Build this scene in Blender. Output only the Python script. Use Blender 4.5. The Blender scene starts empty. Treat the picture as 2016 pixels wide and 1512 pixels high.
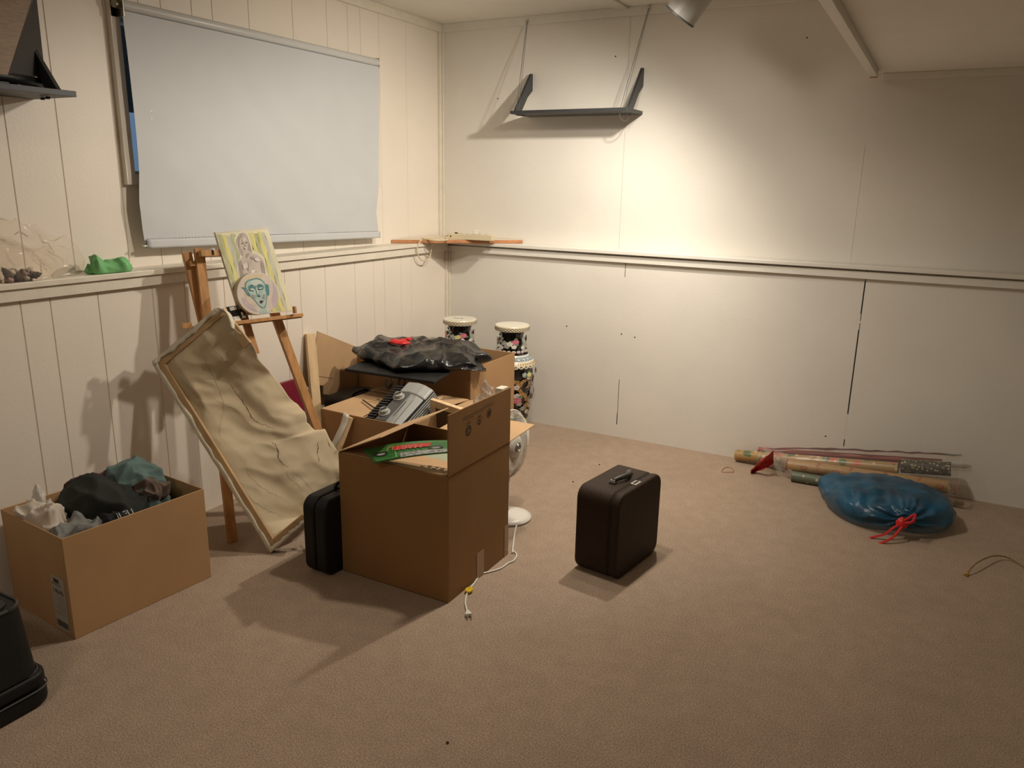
import bpy, math, random
from mathutils import Vector as V, Matrix, noise
random.seed(7)
PI = math.pi
sc = bpy.context.scene
# ------------------------------------------------------------------ camera (metres; x along the back wall, y along the left wall, z up)
FPX = 1523.4
YAW, PITCH, ROLL = (math.radians(a) for a in (118.3055, -14.5235, 1.0761))
CAM = V((2.6723, -4.0822, 1.4215))
_F = V((math.cos(PITCH)*math.cos(YAW), math.cos(PITCH)*math.sin(YAW), math.sin(PITCH)))
_r0 = V((math.sin(YAW), -math.cos(YAW), 0)); _u0 = _r0.cross(_F)
_R = _r0*math.cos(ROLL) + _u0*math.sin(ROLL); _U = -_r0*math.sin(ROLL) + _u0*math.cos(ROLL)
cd = bpy.data.cameras.new('camera'); cam = bpy.data.objects.new('camera', cd); sc.collection.objects.link(cam)
cd.sensor_width = 36; cd.lens = FPX/2016*36; cd.clip_start = .02
cam.matrix_world = Matrix(((_R.x, _U.x, -_F.x, CAM.x), (_R.y, _U.y, -_F.y, CAM.y), (_R.z, _U.z, -_F.z, CAM.z), (0, 0, 0, 1)))
sc.camera = cam
# ------------------------------------------------------------------ world (dusk outside), lamps, exposure
w = bpy.data.worlds.new('dusk'); sc.world = w; w.use_nodes = True
w.node_tree.nodes['Background'].inputs[0].default_value = (.17, .26, .39, 1)
w.node_tree.nodes['Background'].inputs[1].default_value = .7
sc.view_settings.view_transform = 'Standard'; sc.view_settings.look = 'None'
sc.view_settings.gamma = 1; sc.view_settings.exposure = 0.0; sc.view_settings.use_curve_mapping = False
LAMP1 = V((1.65, -.78, 2.11)); AIM1 = V((-.62, .05, -.785)).normalized()
LAMP2 = V((1.53, -1.18, 2.11)); AIM2 = V((-.15, .50, -.78)).normalized()
def spot(name, loc, aim, power, col, size, blend, rad):
    l = bpy.data.lights.new(name, 'SPOT'); l.energy = power; l.color = col; l.spot_size = math.radians(size)
    l.spot_blend = blend; l.shadow_soft_size = rad
    o = bpy.data.objects.new(name, l); sc.collection.objects.link(o); o.location = loc
    o.rotation_euler = aim.to_track_quat('-Z', 'Y').to_euler(); return o
spot('spot_lamp', LAMP1, AIM1, 85, (1, .915, .785), 150, .75, .03)
spot('spot_lamp', LAMP2, AIM2, 31, (1, .91, .78), 136, 1.0, .035)
spot('spot_lamp', V((1.50, -1.57, 2.11)), V((-.1, -.1, -1)), 47, (1, .905, .77), 172, .5, .05)
al = bpy.data.lights.new('ceiling_fixture', 'AREA'); al.shape = 'DISK'; al.size = .45; al.energy = 10; al.color = (1, .89, .74)  # soft fill added behind the camera; no fixture is known there
ao = bpy.data.objects.new('ceiling_fixture', al); sc.collection.objects.link(ao); ao.location = (1.25, -4.5, 2.30)

# ------------------------------------------------------------------ surveying: pixel of the photograph -> point on a known plane
def ray(x, y): return _R*((x-1008)/FPX) - _U*((y-756)/FPX) + _F
def at(x, y, ax, v):
    r = ray(x, y); return CAM + r*((v-CAM[ax])/r[ax])
def onplane(x, y, P, N):
    r = ray(x, y); return CAM + r*((P-CAM).dot(N)/r.dot(N))

# ------------------------------------------------------------------ materials
MATS = {}
def mat(name, col, rough=.6, metal=0., var=.0, vscale=8., bump=0., bscale=60., stretch=None, alpha=1., trans=0., coat=0., spec=.5, sheen=0.):
    if name in MATS: return MATS[name]
    m = bpy.data.materials.new(name); m.use_nodes = True; nt = m.node_tree; b = nt.nodes['Principled BSDF']
    b.inputs['Base Color'].default_value = (*col, 1); b.inputs['Roughness'].default_value = rough
    b.inputs['Metallic'].default_value = metal; b.inputs['Alpha'].default_value = alpha
    b.inputs['Transmission Weight'].default_value = trans; b.inputs['Coat Weight'].default_value = coat
    b.inputs['Specular IOR Level'].default_value = spec; b.inputs['Sheen Weight'].default_value = sheen
    tc = nt.nodes.new('ShaderNodeTexCoord'); mp = nt.nodes.new('ShaderNodeMapping')
    nt.links.new(tc.outputs['Object'], mp.inputs[0])
    if stretch: mp.inputs['Scale'].default_value = stretch
    if var:
        n = nt.nodes.new('ShaderNodeTexNoise'); n.inputs['Scale'].default_value = vscale; n.inputs['Detail'].default_value = 6
        r = nt.nodes.new('ShaderNodeValToRGB'); nt.links.new(mp.outputs[0], n.inputs['Vector'])
        r.color_ramp.elements[0].position = .3; r.color_ramp.elements[1].position = .7
        r.color_ramp.elements[0].color = (*[max(0, c*(1-var)) for c in col], 1)
        r.color_ramp.elements[1].color = (*[min(1, c*(1+var)) for c in col], 1)
        nt.links.new(n.outputs[0], r.inputs[0]); nt.links.new(r.outputs[0], b.inputs['Base Color'])
    if bump:
        n2 = nt.nodes.new('ShaderNodeTexNoise'); n2.inputs['Scale'].default_value = bscale; n2.inputs['Detail'].default_value = 4
        nt.links.new(mp.outputs[0], n2.inputs['Vector'])
        bp = nt.nodes.new('ShaderNodeBump'); bp.inputs['Strength'].default_value = bump; bp.inputs['Distance'].default_value = .01
        nt.links.new(n2.outputs[0], bp.inputs['Height']); nt.links.new(bp.outputs[0], b.inputs['Normal'])
    MATS[name] = m; return m
def carpet_mat():
    m = bpy.data.materials.new('carpet'); m.use_nodes = True; nt = m.node_tree; b = nt.nodes['Principled BSDF']
    b.inputs['Roughness'].default_value = .95; b.inputs['Specular IOR Level'].default_value = .1; b.inputs['Sheen Weight'].default_value = .15
    tc = nt.nodes.new('ShaderNodeTexCoord')
    def N(s, d, ra, rb, ca, cb):
        n = nt.nodes.new('ShaderNodeTexNoise'); n.inputs['Scale'].default_value = s; n.inputs['Detail'].default_value = d
        nt.links.new(tc.outputs['Object'], n.inputs['Vector'])
        r = nt.nodes.new('ShaderNodeValToRGB'); r.color_ramp.elements[0].position = ra; r.color_ramp.elements[1].position = rb
        r.color_ramp.elements[0].color = (*ca, 1); r.color_ramp.elements[1].color = (*cb, 1)
        nt.links.new(n.outputs[0], r.inputs[0]); return n, r
    n1, r1 = N(230, 8, .36, .64, (.265, .186, .128), (.475, .365, .275))
    n2, r2 = N(2.2, 4, .3, .7, (.94, .935, .93), (1.05, 1.05, 1.05))
    n3, r3 = N(16, 3, .35, .65, (.95, .95, .95), (1.04, 1.04, 1.04))
    a = nt.nodes.new('ShaderNodeMixRGB'); a.blend_type = 'MULTIPLY'; a.inputs[0].default_value = 1
    c = nt.nodes.new('ShaderNodeMixRGB'); c.blend_type = 'MULTIPLY'; c.inputs[0].default_value = 1
    nt.links.new(r1.outputs[0], a.inputs[1]); nt.links.new(r2.outputs[0], a.inputs[2])
    nt.links.new(a.outputs[0], c.inputs[1]); nt.links.new(r3.outputs[0], c.inputs[2])
    nt.links.new(c.outputs[0], b.inputs['Base Color'])
    bp = nt.nodes.new('ShaderNodeBump'); bp.inputs['Strength'].default_value = .35; bp.inputs['Distance'].default_value = .008
    nt.links.new(n1.outputs[0], bp.inputs['Height']); nt.links.new(bp.outputs[0], b.inputs['Normal']); return m
def clear_mat(name, col=(1, 1, 1), haze=.12, gl=.1):
    if name in MATS: return MATS[name]
    m = bpy.data.materials.new(name); m.use_nodes = True; nt = m.node_tree; nt.nodes.remove(nt.nodes['Principled BSDF'])
    o = nt.nodes['Material Output']; t = nt.nodes.new('ShaderNodeBsdfTransparent'); t.inputs[0].default_value = (*col, 1)
    g = nt.nodes.new('ShaderNodeBsdfGlossy'); g.inputs['Roughness'].default_value = .12; d = nt.nodes.new('ShaderNodeBsdfDiffuse')
    d.inputs[0].default_value = (*[.8*c for c in col], 1)
    fr = nt.nodes.new('ShaderNodeLayerWeight'); fr.inputs[0].default_value = gl
    a = nt.nodes.new('ShaderNodeMixShader'); a.inputs[0].default_value = haze
    c = nt.nodes.new('ShaderNodeMixShader'); nt.links.new(t.outputs[0], a.inputs[1]); nt.links.new(d.outputs[0], a.inputs[2])
    nt.links.new(fr.outputs['Fresnel'], c.inputs[0]); nt.links.new(a.outputs[0], c.inputs[1]); nt.links.new(g.outputs[0], c.inputs[2])
    nt.links.new(c.outputs[0], o.inputs[0]); MATS[name] = m; return m

WALLP = mat('panel_paint', (.77, .695, .60), .45, var=.03, vscale=3, bump=.05, bscale=90)
WALLB = mat('wall_paint', (.735, .695, .63), .5, var=.035, vscale=2.5, bump=.06, bscale=120)
TRIM = mat('trim_paint', (.72, .66, .55), .4, var=.05, vscale=14, bump=.08, bscale=40)
TRIMW = mat('trim_white', (.74, .71, .64), .4, var=.03, vscale=10)
CEIL = mat('ceiling_paint', (.80, .77, .70), .7, var=.02, vscale=5, bump=.08, bscale=150)
GAP = mat('dark_gap', (.012, .008, .005), .9)
CARD = mat('cardboard', (.43, .25, .115), .75, var=.06, vscale=5, bump=.04, bscale=30)
CARDL = mat('cardboard_inner', (.50, .315, .165), .75, var=.07, vscale=7, bump=.05, bscale=40)
CARDD = mat('cardboard_big', (.275, .145, .055), .75, spec=.25, var=.06, vscale=4, bump=.03, bscale=30)
INK = mat('print_ink', (.045, .03, .018), .7)
CHAR = mat('charcoal_paint', (.034, .036, .038), .45, var=.1, vscale=20)
BLACK = mat('black_vinyl', (.009, .009, .009), .55, spec=.3, bump=.15, bscale=150)
BLACKP = mat('black_plastic', (.010, .010, .011), .4, spec=.35)
BROWNV = mat('brown_vinyl', (.030, .016, .008), .6, spec=.25, bump=.2, bscale=260, var=.1, vscale=40)
STEEL = mat('steel', (.6, .58, .53), .25, metal=1)
BRASS = mat('brass', (.75, .5, .18), .3, metal=1)
WOOD = mat('easel_wood', (.50, .255, .095), .5, var=.22, vscale=9, bump=.08, bscale=30, stretch=(6, 6, .8))
WOODP = mat('pale_wood', (.70, .50, .28), .6, var=.12, vscale=7, stretch=(6, 6, .8), bump=.05)
WOODO = mat('shelf_wood_edge', (.47, .20, .08), .5, var=.15, vscale=20)
LINEN = mat('raw_canvas', (.56, .455, .30), .85, var=.09, vscale=4, bump=.15, bscale=300)
PAINTED = mat('primed_canvas', (.66, .60, .48), .7, var=.16, vscale=14, bump=.12, bscale=120)
FABW = mat('blind_fabric', (.53, .54, .55), .7, bump=.05, bscale=400, var=.015, vscale=6)
WHITEP = mat('white_plastic', (.72, .69, .62), .35)
IVORY = mat('ivory_plastic', (.66, .56, .38), .4)
LAMPG = mat('lamp_paint', (.50, .495, .46), .4)
REDP = mat('red_plastic', (.58, .018, .02), .35)
GBAG = mat('bin_bag', (.010, .010, .010), .27, bump=.35, bscale=35)
CLEAR = clear_mat('clear_film', (1, .98, .95), .08, .10)
SMOKE = clear_mat('hazy_film', (.9, .85, .78), .3, .12)

# ------------------------------------------------------------------ mesh builder
class MB:
    def __init__(s): s.v = []; s.f = []; s.m = []
    def add(s, vs, fs, m=0):
        k = len(s.v); s.v += [V(p) for p in vs]
        for f in fs: s.f.append(tuple(i+k for i in f)); s.m.append(m)
        return s
    def poly(s, pts, m=0): return s.add(pts, [tuple(range(len(pts)))], m)
    def box(s, a, b, m=0):
        x0, y0, z0 = a; x1, y1, z1 = b
        return s.hexa([(x0, y0, z0), (x1, y0, z0), (x1, y1, z0), (x0, y1, z0)], [(x0, y0, z1), (x1, y0, z1), (x1, y1, z1), (x0, y1, z1)], m)
    def hexa(s, bot, top, m=0):
        return s.add(list(bot)+list(top), [(3, 2, 1, 0), (4, 5, 6, 7), (0, 1, 5, 4), (1, 2, 6, 5), (2, 3, 7, 6), (3, 0, 4, 7)], m)
    def obox(s, c, X, Y, Z, m=0):                                  # centre and three half-axis vectors
        c, X, Y, Z = V(c), V(X), V(Y), V(Z)
        return s.hexa([c-X-Y-Z, c+X-Y-Z, c+X+Y-Z, c-X+Y-Z], [c-X-Y+Z, c+X-Y+Z, c+X+Y+Z, c-X+Y+Z], m)
    def bar(s, p, q, w, h, up=(0, 0, 1), m=0):
        p, q = V(p), V(q); d = (q-p); Z = d.normalized(); X = Z.cross(V(up)).normalized(); Y = X.cross(Z)
        return s.obox((p+q)/2, X*w/2, Y*h/2, d/2, m)
    def prism(s, pts, ext, m=0, m2=None):                          # planar outline swept along a vector
        pts = [V(p) for p in pts]; e = V(ext); n = len(pts); k = len(s.v); s.v += pts + [p+e for p in pts]
        s.f.append(tuple(range(k+n-1, k-1, -1))); s.m.append(m); s.f.append(tuple(range(k+n, k+2*n))); s.m.append(m if m2 is None else m2)
        for i in range(n): j = (i+1) % n; s.f.append((k+i, k+j, k+n+j, k+n+i)); s.m.append(m)
        return s
    def tube(s, pts, r, seg=8, m=0, cap=True):
        pts = [V(p) for p in pts]; k = len(s.v); n = len(pts); X = None
        for i, p in enumerate(pts):
            d = (pts[min(i+1, n-1)]-pts[max(i-1, 0)]).normalized()
            if X is None: X = d.orthogonal().normalized()
            X = (X - d*X.dot(d)).normalized(); Y = d.cross(X); rr = r[i] if isinstance(r, (list, tuple)) else r
            for j in range(seg): a = 2*PI*j/seg; s.v.append(p + X*math.cos(a)*rr + Y*math.sin(a)*rr)
        for i in range(n-1):
            for j in range(seg): s.f.append((k+i*seg+j, k+i*seg+(j+1) % seg, k+(i+1)*seg+(j+1) % seg, k+(i+1)*seg+j)); s.m.append(m)
        if cap: s.f.append(tuple(range(k+seg-1, k-1, -1))); s.m.append(m); s.f.append(tuple(range(k+(n-1)*seg, k+n*seg))); s.m.append(m)
        return s
    def lathe(s, c, prof, seg=32, axis=(0, 0, 1), m=0, cap0=True, cap1=True, mf=None):
        c = V(c); A = V(axis).normalized(); X = A.orthogonal().normalized(); Y = A.cross(X); k = len(s.v); n = len(prof)
        for r, z in prof:
            for j in range(seg): a = 2*PI*j/seg; s.v.append(c + A*z + X*math.cos(a)*r + Y*math.sin(a)*r)
        for i in range(n-1):
            for j in range(seg):
                s.f.append((k+i*seg+j, k+i*seg+(j+1) % seg, k+(i+1)*seg+(j+1) % seg, k+(i+1)*seg+j)); s.m.append(mf(i) if mf else m)
        if cap0: s.f.append(tuple(range(k+seg-1, k-1, -1))); s.m.append(mf(0) if mf else m)
        if cap1: s.f.append(tuple(range(k+(n-1)*seg, k+n*seg))); s.m.append(mf(n-2) if mf else m)
        return s
    def grid(s, fn, nu, nv, m=0, mf=None):
        k = len(s.v)
        for i in range(nu+1):
            for j in range(nv+1): s.v.append(V(fn(i/nu, j/nv)))
        for i in range(nu):
            for j in range(nv):
                a = k+i*(nv+1)+j; s.f.append((a, a+1, a+nv+2, a+nv+1)); s.m.append(mf(i/nu, j/nv) if mf else m)
        return s
    def build(s, name, mats, parent=None, smooth=False, bevel=0., seg=2, thick=0., sub=0, loc=None, toff=-1):
        if not isinstance(mats, (list, tuple)): mats = [mats]
        o0 = V(loc) if loc is not None else V((0, 0, 0))
        if parent is not None: o0 = V(parent['_o'])
        me = bpy.data.meshes.new(name); me.from_pydata([tuple(p-o0) for p in s.v], [], s.f)
        for mm in mats: me.materials.append(mm)
        for p, i in zip(me.polygons, s.m): p.material_index = i; p.use_smooth = smooth
        me.update(); o = bpy.data.objects.new(name, me); sc.collection.objects.link(o)
        if parent is not None: o.parent = parent
        else: o.location = o0
        o['_o'] = tuple(o0); ALL.append(o)
        if thick: md = o.modifiers.new('s', 'SOLIDIFY'); md.thickness = thick; md.offset = toff
        if bevel: md = o.modifiers.new('b', 'BEVEL'); md.width = bevel; md.segments = seg; md.limit_method = 'ANGLE'; md.angle_limit = math.radians(35)
        if sub: md = o.modifiers.new('u', 'SUBSURF'); md.levels = sub; md.render_levels = sub
        return o
ALL = []
def tag(o, label, cat, group=None):
    o['label'] = label; o['category'] = cat
    if group: o['group'] = group
    return o
def thing(name, loc, label, cat, group=None):
    o = bpy.data.objects.new(name, None); sc.collection.objects.link(o); o.location = loc; o.empty_display_size = .05
    o['_o'] = tuple(loc); ALL.append(o); return tag(o, label, cat, group)
def struct(o): o['kind'] = 'structure'; return o
def nz(p, s=1., seed=0): return noise.noise(V(p)*s + V((seed*7.3, seed*3.1, seed*1.7)))
def rrect(w, h, r, n=6):                                           # rounded rectangle outline, 2-D, centred
    out = []
    for cx, cy, a0 in ((w/2-r, h/2-r, 0), (-w/2+r, h/2-r, 90), (-w/2+r, -h/2+r, 180), (w/2-r, -h/2+r, 270)):
        for i in range(n+1): a = math.radians(a0+90*i/n); out.append((cx+r*math.cos(a), cy+r*math.sin(a)))
    return out
def text_mesh(mb, txt, o, X, Y, size, m=0):
    cu = bpy.data.curves.new('t', 'FONT'); cu.body = txt; cu.size = 1; ob = bpy.data.objects.new('t', cu); sc.collection.objects.link(ob)
    dg = bpy.context.evaluated_depsgraph_get(); me = bpy.data.meshes.new_from_object(ob.evaluated_get(dg))
    X, Y, o = V(X)*size, V(Y)*size, V(o)
    mb.add([o + X*v.co.x + Y*v.co.y for v in me.vertices], [tuple(p.vertices) for p in me.polygons], m)
    bpy.data.objects.remove(ob); bpy.data.curves.remove(cu); bpy.data.meshes.remove(me)
def smooth_pts(pts, n=8):                                          # Catmull-Rom through points
    pts = [V(p) for p in pts]; P = [pts[0]*2-pts[1]] + pts + [pts[-1]*2-pts[-2]]; out = []
    for i in range(1, len(P)-2):
        a, b, c, d = P[i-1:i+3]
        for k in range(n):
            t = k/n; out.append(.5*((2*b) + (c-a)*t + (2*a-5*b+4*c-d)*t*t + (3*b-a-3*c+d)*t**3))
    return out + [pts[-1]]
def lerp_list(L, t):                                               # piecewise-linear lookup of (key, value...) rows
    if t <= L[0][0]: return L[0][1:]
    for a, b in zip(L, L[1:]):
        if t <= b[0]:
            k = (t-a[0])/(b[0]-a[0]); return tuple(x+(y-x)*k for x, y in zip(a[1:], b[1:]))
    return L[-1][1:]

def heap(c, ax, ay, h, rot=0, seed=1, fold=.02, ffreq=9, fdir=0, rnoise=.18, n=34, seg=72, p=2.2, base=0., outline=None, clip=None, sharp=2.2):
    """a closed crumpled heap of cloth or film: rings shrink towards the top, warped sharp folds run over it"""
    c = V(c); mb = MB(); cr, sr = math.cos(rot), math.sin(rot); vs = []
    def rid(q, k): return (max(0, 1-abs(nz(q, 1., k))*1.9))**sharp
    for i in range(n+1):
        t = i/n; rr = max(math.cos(t*PI/2), .0)**.75*(1-.16*math.exp(-t*14)); zz = h*(1-max(0, 1-t)**p)
        for j in range(seg):
            a = 2*PI*j/seg; ca, sa = math.cos(a), math.sin(a)
            R = 1 + rnoise*nz((ca*1.3, sa*1.3, seed), 1.2, seed) + rnoise*.5*nz((ca*3, sa*3, seed+t*1.5), 1.2, seed+5)
            if outline: R *= outline(a)
            x, y = ax*rr*R*ca, ay*rr*R*sa
            wx, wy = x + .03*nz((x*9, y*9, zz*9), 1, seed+1), y + .03*nz((x*9, y*9, zz*9+5), 1, seed+2)
            q = V(((wx*math.cos(fdir)+wy*math.sin(fdir))*ffreq, (-wx*math.sin(fdir)+wy*math.cos(fdir))*ffreq*.4, zz*ffreq*.55))
            f = rid(q, seed); f2 = rid(q*2.3, seed+3); f3 = rid(V((wx, wy, zz))*ffreq*1.1, seed+9)
            amt = fold*min(1, t*4+.1); d = (f*.7+f3*.5-.45)*amt; d2 = (f2-.3)*amt*.4
            v = V((x + ca*(d*.7+d2*.5)*rr, y + sa*(d*.7+d2*.5)*rr, base + max(.001, zz + d*(.35+.65*t) + d2)))
            v = c + V((v.x*cr - v.y*sr, v.x*sr + v.y*cr, v.z)); vs.append(clip(v) if clip else v)
    fs = [(i*seg+j, i*seg+(j+1) % seg, (i+1)*seg+(j+1) % seg, (i+1)*seg+j) for i in range(n) for j in range(seg)]
    fs.append(tuple(range(n*seg, (n+1)*seg))); fs.append(tuple(range(seg-1, -1, -1)))
    return mb.add(vs, fs)

# =================================================================== THE ROOM
H = 2.327; XU, YU = -.1, .085; LED = 1.055; XR, YF = 4.3, -6.4; SX, SZ = 2.31, 1.945
struct(MB().box((-.3, YF-.2, -.1), (XR+.2, .3, 0)).build('floor', carpet_mat()))
struct(MB().box((-.3, YF-.2, H), (SX+.03, .3, H+.1)).build('ceiling', CEIL))
sf = MB().box((SX, YF-.2, SZ), (XR+.2, .3, SZ+.06)).box((SX, YF-.2, SZ+.06), (SX+.03, .3, H))
struct(sf.build('ceiling', CEIL))['label'] = 'lowered soffit over the right side of the room'

def grooved(mb, x, ys, y0, y1, zf):
    """vertical panel face at x with narrow V grooves at ys; zf(ya, yb) gives the z spans of a strip"""
    cuts = [y0]
    for g in sorted(ys): cuts += [g-.0022, g, g+.0022]
    cuts.append(y1)
    for i in range(len(cuts)-1):
        a, b = cuts[i], cuts[i+1]; da = -.004 if any(abs(a-g) < 1e-6 for g in ys) else 0; db = -.004 if any(abs(b-g) < 1e-6 for g in ys) else 0
        for z0, z1 in zf(a, b): mb.poly([(x+da, a, z0), (x+db, b, z0), (x+db, b, z1), (x+da, a, z1)])
WY0, WY1, WZ0, WZ1 = -2.066, -.59, 1.43, 1.985                        # window opening behind the blind
lower = [-.384, -.484, -.638, -.731, -.886, -1.115, -1.291, -1.392, -1.61, -1.75, -1.95, -2.1, -2.327, -2.503, -2.604, -2.83, -2.99, -3.2, -3.37, -3.6, -3.9, -4.2, -4.5, -4.8, -5.2, -5.6, -6.0]
upper = [-.268, -.51, -.662, -.761, -.916, -1.15, -1.418, -1.617, -1.721, -1.867, -1.966, -2.114, -2.336, -2.514, -2.62, -2.8, -3.0, -3.2, -3.5, -3.8, -4.2, -4.6, -5.0, -5.4, -5.8, -6.1]
wl = MB()
grooved(wl, 0, lower, YF, 0, lambda a, b: [(0, 1.06)])
def zup(a, b):
    return [(1.0, WZ0), (WZ1, H)] if (a >= WY0-1e-6 and b <= WY1+1e-6) else [(1.0, H)]
segs = []
for lo, hi in ((YF, WY0), (WY0, WY1), (WY1, YU)):
    grooved(wl, XU, [g for g in upper if lo+.01 < g < hi-.01], lo, hi, zup)
wl.box((XU-.06, YF, 0), (XU-.055, WY0-.03, H)).box((XU-.06, WY1+.03, 0), (XU-.055, .3, H)).box((XU-.06, WY0-.03, 0), (XU-.055, WY1+.03, WZ0-.03)).box((XU-.06, WY0-.03, WZ1+.03), (XU-.055, WY1+.03, H))
struct(wl.build('wall_left', WALLP))
# back wall: sheets of wallboard, open cracks at the lower seams
wb = MB()
def wallq(x0, x1, y, z0, z1, m=0): wb.poly([(x0, y, z0), (x1, y, z0), (x1, y, z1), (x0, y, z1)], m)
ls = [1.172, 2.391, 3.61]; us = [1.095, 2.302, 3.52]
e = [0] + ls + [XR]
for a, b in zip(e, e[1:]): wallq(a+.0015, b-.0015, 0, 0, 1.06)
e = [XU] + us + [XR]
for a, b in zip(e, e[1:]): wallq(a+(.0008 if abs(a-us[0]) < .01 else 0), b-(.0008 if abs(b-us[0]) < .01 else 0), YU, 1.0, H)
wb.box((us[1]-.003, YU-.0012, 1.075), (us[1]+.003, YU+.001, 1.62), 0)
wallq(XU, XR, .02, 0, 1.06, 1); wallq(XU, XR, YU+.004, 1.0, H, 0)
def filler(x, z0, z1): wallq(x-.003, x+.003, .0005, z0, z1)          # painted-over lengths of the seams
filler(ls[0], .0, .075); filler(ls[0], .345, .93); filler(ls[1], .0, .16); filler(ls[1], .20, .33); filler(ls[1], .795, .805)
for x, z0, z1, ww in ((ls[1], .335, .76, .0042), (ls[1], .84, 1.0, .0042), (ls[0], .075, .14, .003), (ls[1], .165, .198, .003)):
    wb.box((x-ww, -.0006, z0), (x+ww*.2, .001, z1), 1)
for x, z in ((1.02, 2.09), (.83, .62), (1.99, 2.12), (3.02, 1.73), (1.25, .6), (2.3, .2), (1.17, .61), (.30, 1.9)):
    y = YU if z > 1.06 else 0; wb.box((x-.0035, y-.001, z-.003), (x+.0035, y+.002, z+.003), 1)
struct(wb.build('wall_back', [WALLB, GAP]))
struct(MB().box((XR, YF-.2, 0), (XR+.1, .3, SZ)).build('wall_right', WALLB))
struct(MB().box((-.3, YF-.1, 0), (XR+.2, YF, H)).build('wall_front', WALLB))
# ledge along both walls
struct(MB().box((XU, YF, 1.055), (.034, .0, 1.075)).build('trim_1', TRIM, bevel=.002))                 # cap, left
struct(MB().box((.0, YF, 1.014), (.022, -.022, 1.0535)).build('trim_2', TRIM, bevel=.0015))             # apron, left
struct(MB().box((XU, -.04, 1.055), (XR, YU, 1.075)).build('trim_3', TRIMW, bevel=.003))                 # cap, back
struct(MB().box((.0, -.022, 1.011), (XR, .0, 1.046)).build('trim_4', TRIMW, bevel=.0015))               # apron, back
# corner beads and ceiling trims
struct(MB().box((XU, YU-.032, 1.075), (XU+.014, YU, H-.04)).box((XU+.014, YU-.012, 1.075), (XU+.026, YU, H-.04)).build('trim_5', TRIM, bevel=.002))
struct(MB().box((0, -.03, 0), (.014, 0, 1.011)).box((.014, -.012, 0), (.026, 0, 1.011)).build('trim_6', TRIM, bevel=.002))
struct(MB().box((XU, YF, H-.045), (XU+.016, YU-.002, H)).build('trim_7', TRIM, bevel=.002))
struct(MB().box((XU+.016, YU-.014, H-.045), (SX, YU, H)).build('trim_8', TRIMW, bevel=.002))
struct(MB().box((SX-.012, YF, SZ-.028), (SX+.022, -.035, SZ+.03)).build('trim_9', TRIMW, bevel=.002))
struct(MB().box((SX+.03, YU-.014, SZ-.03), (XR, YU, SZ)).build('trim_10', TRIMW, bevel=.003))
struct(MB().box((SX-.012, -.03, SZ-.03), (SX+.02, -.012, SZ+.0)).build('trim_11', WOODO))
# outside the window: dark panel added to block the upper sky
struct(MB().box((-1.02, -2.9, 1.735), (-1.0, .2, 2.6)).build('trim_13', mat('eave_dark', (.05, .04, .03), .8)))
# surface raceway on the ceiling, ending over the back wall
struct(MB().box((1.015, -3.0, H-.012), (1.085, YU-.012, H)).build('trim_12', TRIMW, bevel=.006, seg=3))
# window behind the blind
WALU = mat('window_frame_paint', (.70, .64, .55), .4)
wf = MB(); f = .028
for a, b in (((XU, WY0-.038, WZ0-.04), (XU+.024, WY0, WZ1+.06)), ((XU, WY1, WZ0-.04), (XU+.024, WY1+.04, WZ1+.06)),
             ((XU, WY0, WZ1), (XU+.024, WY1, WZ1+.06)), ((XU, WY0, WZ0-.04), (XU+.024, WY1, WZ0))): wf.box(a, b)
wo = struct(wf.build('window_1', WALU, bevel=.002))
MB().box((XU-.045, WY0-.02, WZ0), (XU-.041, WY1+.02, WZ1)).build('pane', mat('glass', (.9, .95, 1), .02, trans=1.), wo)
sh = MB().box((XU-.05, WY0-.02, WZ0-.0), (XU+.004, WY0+.008, WZ1)).box((XU-.05, WY1-.008, WZ0), (XU+.004, WY1+.02, WZ1)).box((XU-.05, -1.33, WZ0), (XU-.01, -1.29, WZ1))
sh.box((XU-.05, WY0, WZ0-.02), (XU+.004, WY1, WZ0+.012)).box((XU-.05, WY0, WZ1-.012), (XU+.004, WY1, WZ1+.02)).build('sash', TRIMW, wo)

# =================================================================== ROLLER BLIND
t = thing('roller_blind', (-.055, -1.33, 1.12), 'white roller blind pulled down over the window on the panelled wall', 'blind')
XB = -.048
LE = [(0, -2.074), (.06, -2.076), (.45, -2.073), (.66, -2.073), (.80, -2.085), (.92, -2.079), (1, -2.071)]
RE = [(0, -.575), (.2, -.585), (.72, -.616), (.84, -.632), (.93, -.620), (1, -.613)]
def blind(u, v):
    yl, yr = lerp_list(LE, u)[0], lerp_list(RE, u)[0]; y = yl + (yr-yl)*v; zt = 2.005; zb = 1.150 + (1.1185-1.150)*v
    z = zt + (zb-zt)*u
    ed = math.exp(-v*9)*math.sin(u*PI*1.15)*.018 + math.exp(-(1-v)*14)*math.sin(u*PI)*.008
    d = .0016*math.sin(v*40+u*9)*(u**2) + .004*nz((u*2.2+v*1.4, v*3-u*1.6, 0), 2.2, 3)*u + .0025*nz((u*5-v*7, v*2, 3), 1.5, 5)
    return (XB + ed*.55 + d, y, z)
MB().grid(blind, 60, 90).build('fabric', FABW, t, smooth=True)
hem = MB().grid(lambda u, v: (XB+.0035+.001*math.sin(v*70), -2.069+(1.4545)*v, (1.150-.0315*v)+.034*(1-u)), 4, 80)
hem.build('hem', FABW, t, smooth=True, thick=.006)
MB().bar((XB+.001, -2.085, 1.160), (XB+.001, -.72, 1.129), .005, .012, (1, 0, 0)).build('hem_bar', TRIMW, t)
st = MB()
for i in range(90):
    y = -2.06 + 1.43*i/89; z = 1.187-.0315*i/89; st.box((XB+.0035, y-.0035, z-.0012), (XB+.0062, y+.0035, z+.0012))
st.build('stitching', mat('stitch_grey', (.42, .41, .39), .8), t)
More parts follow.
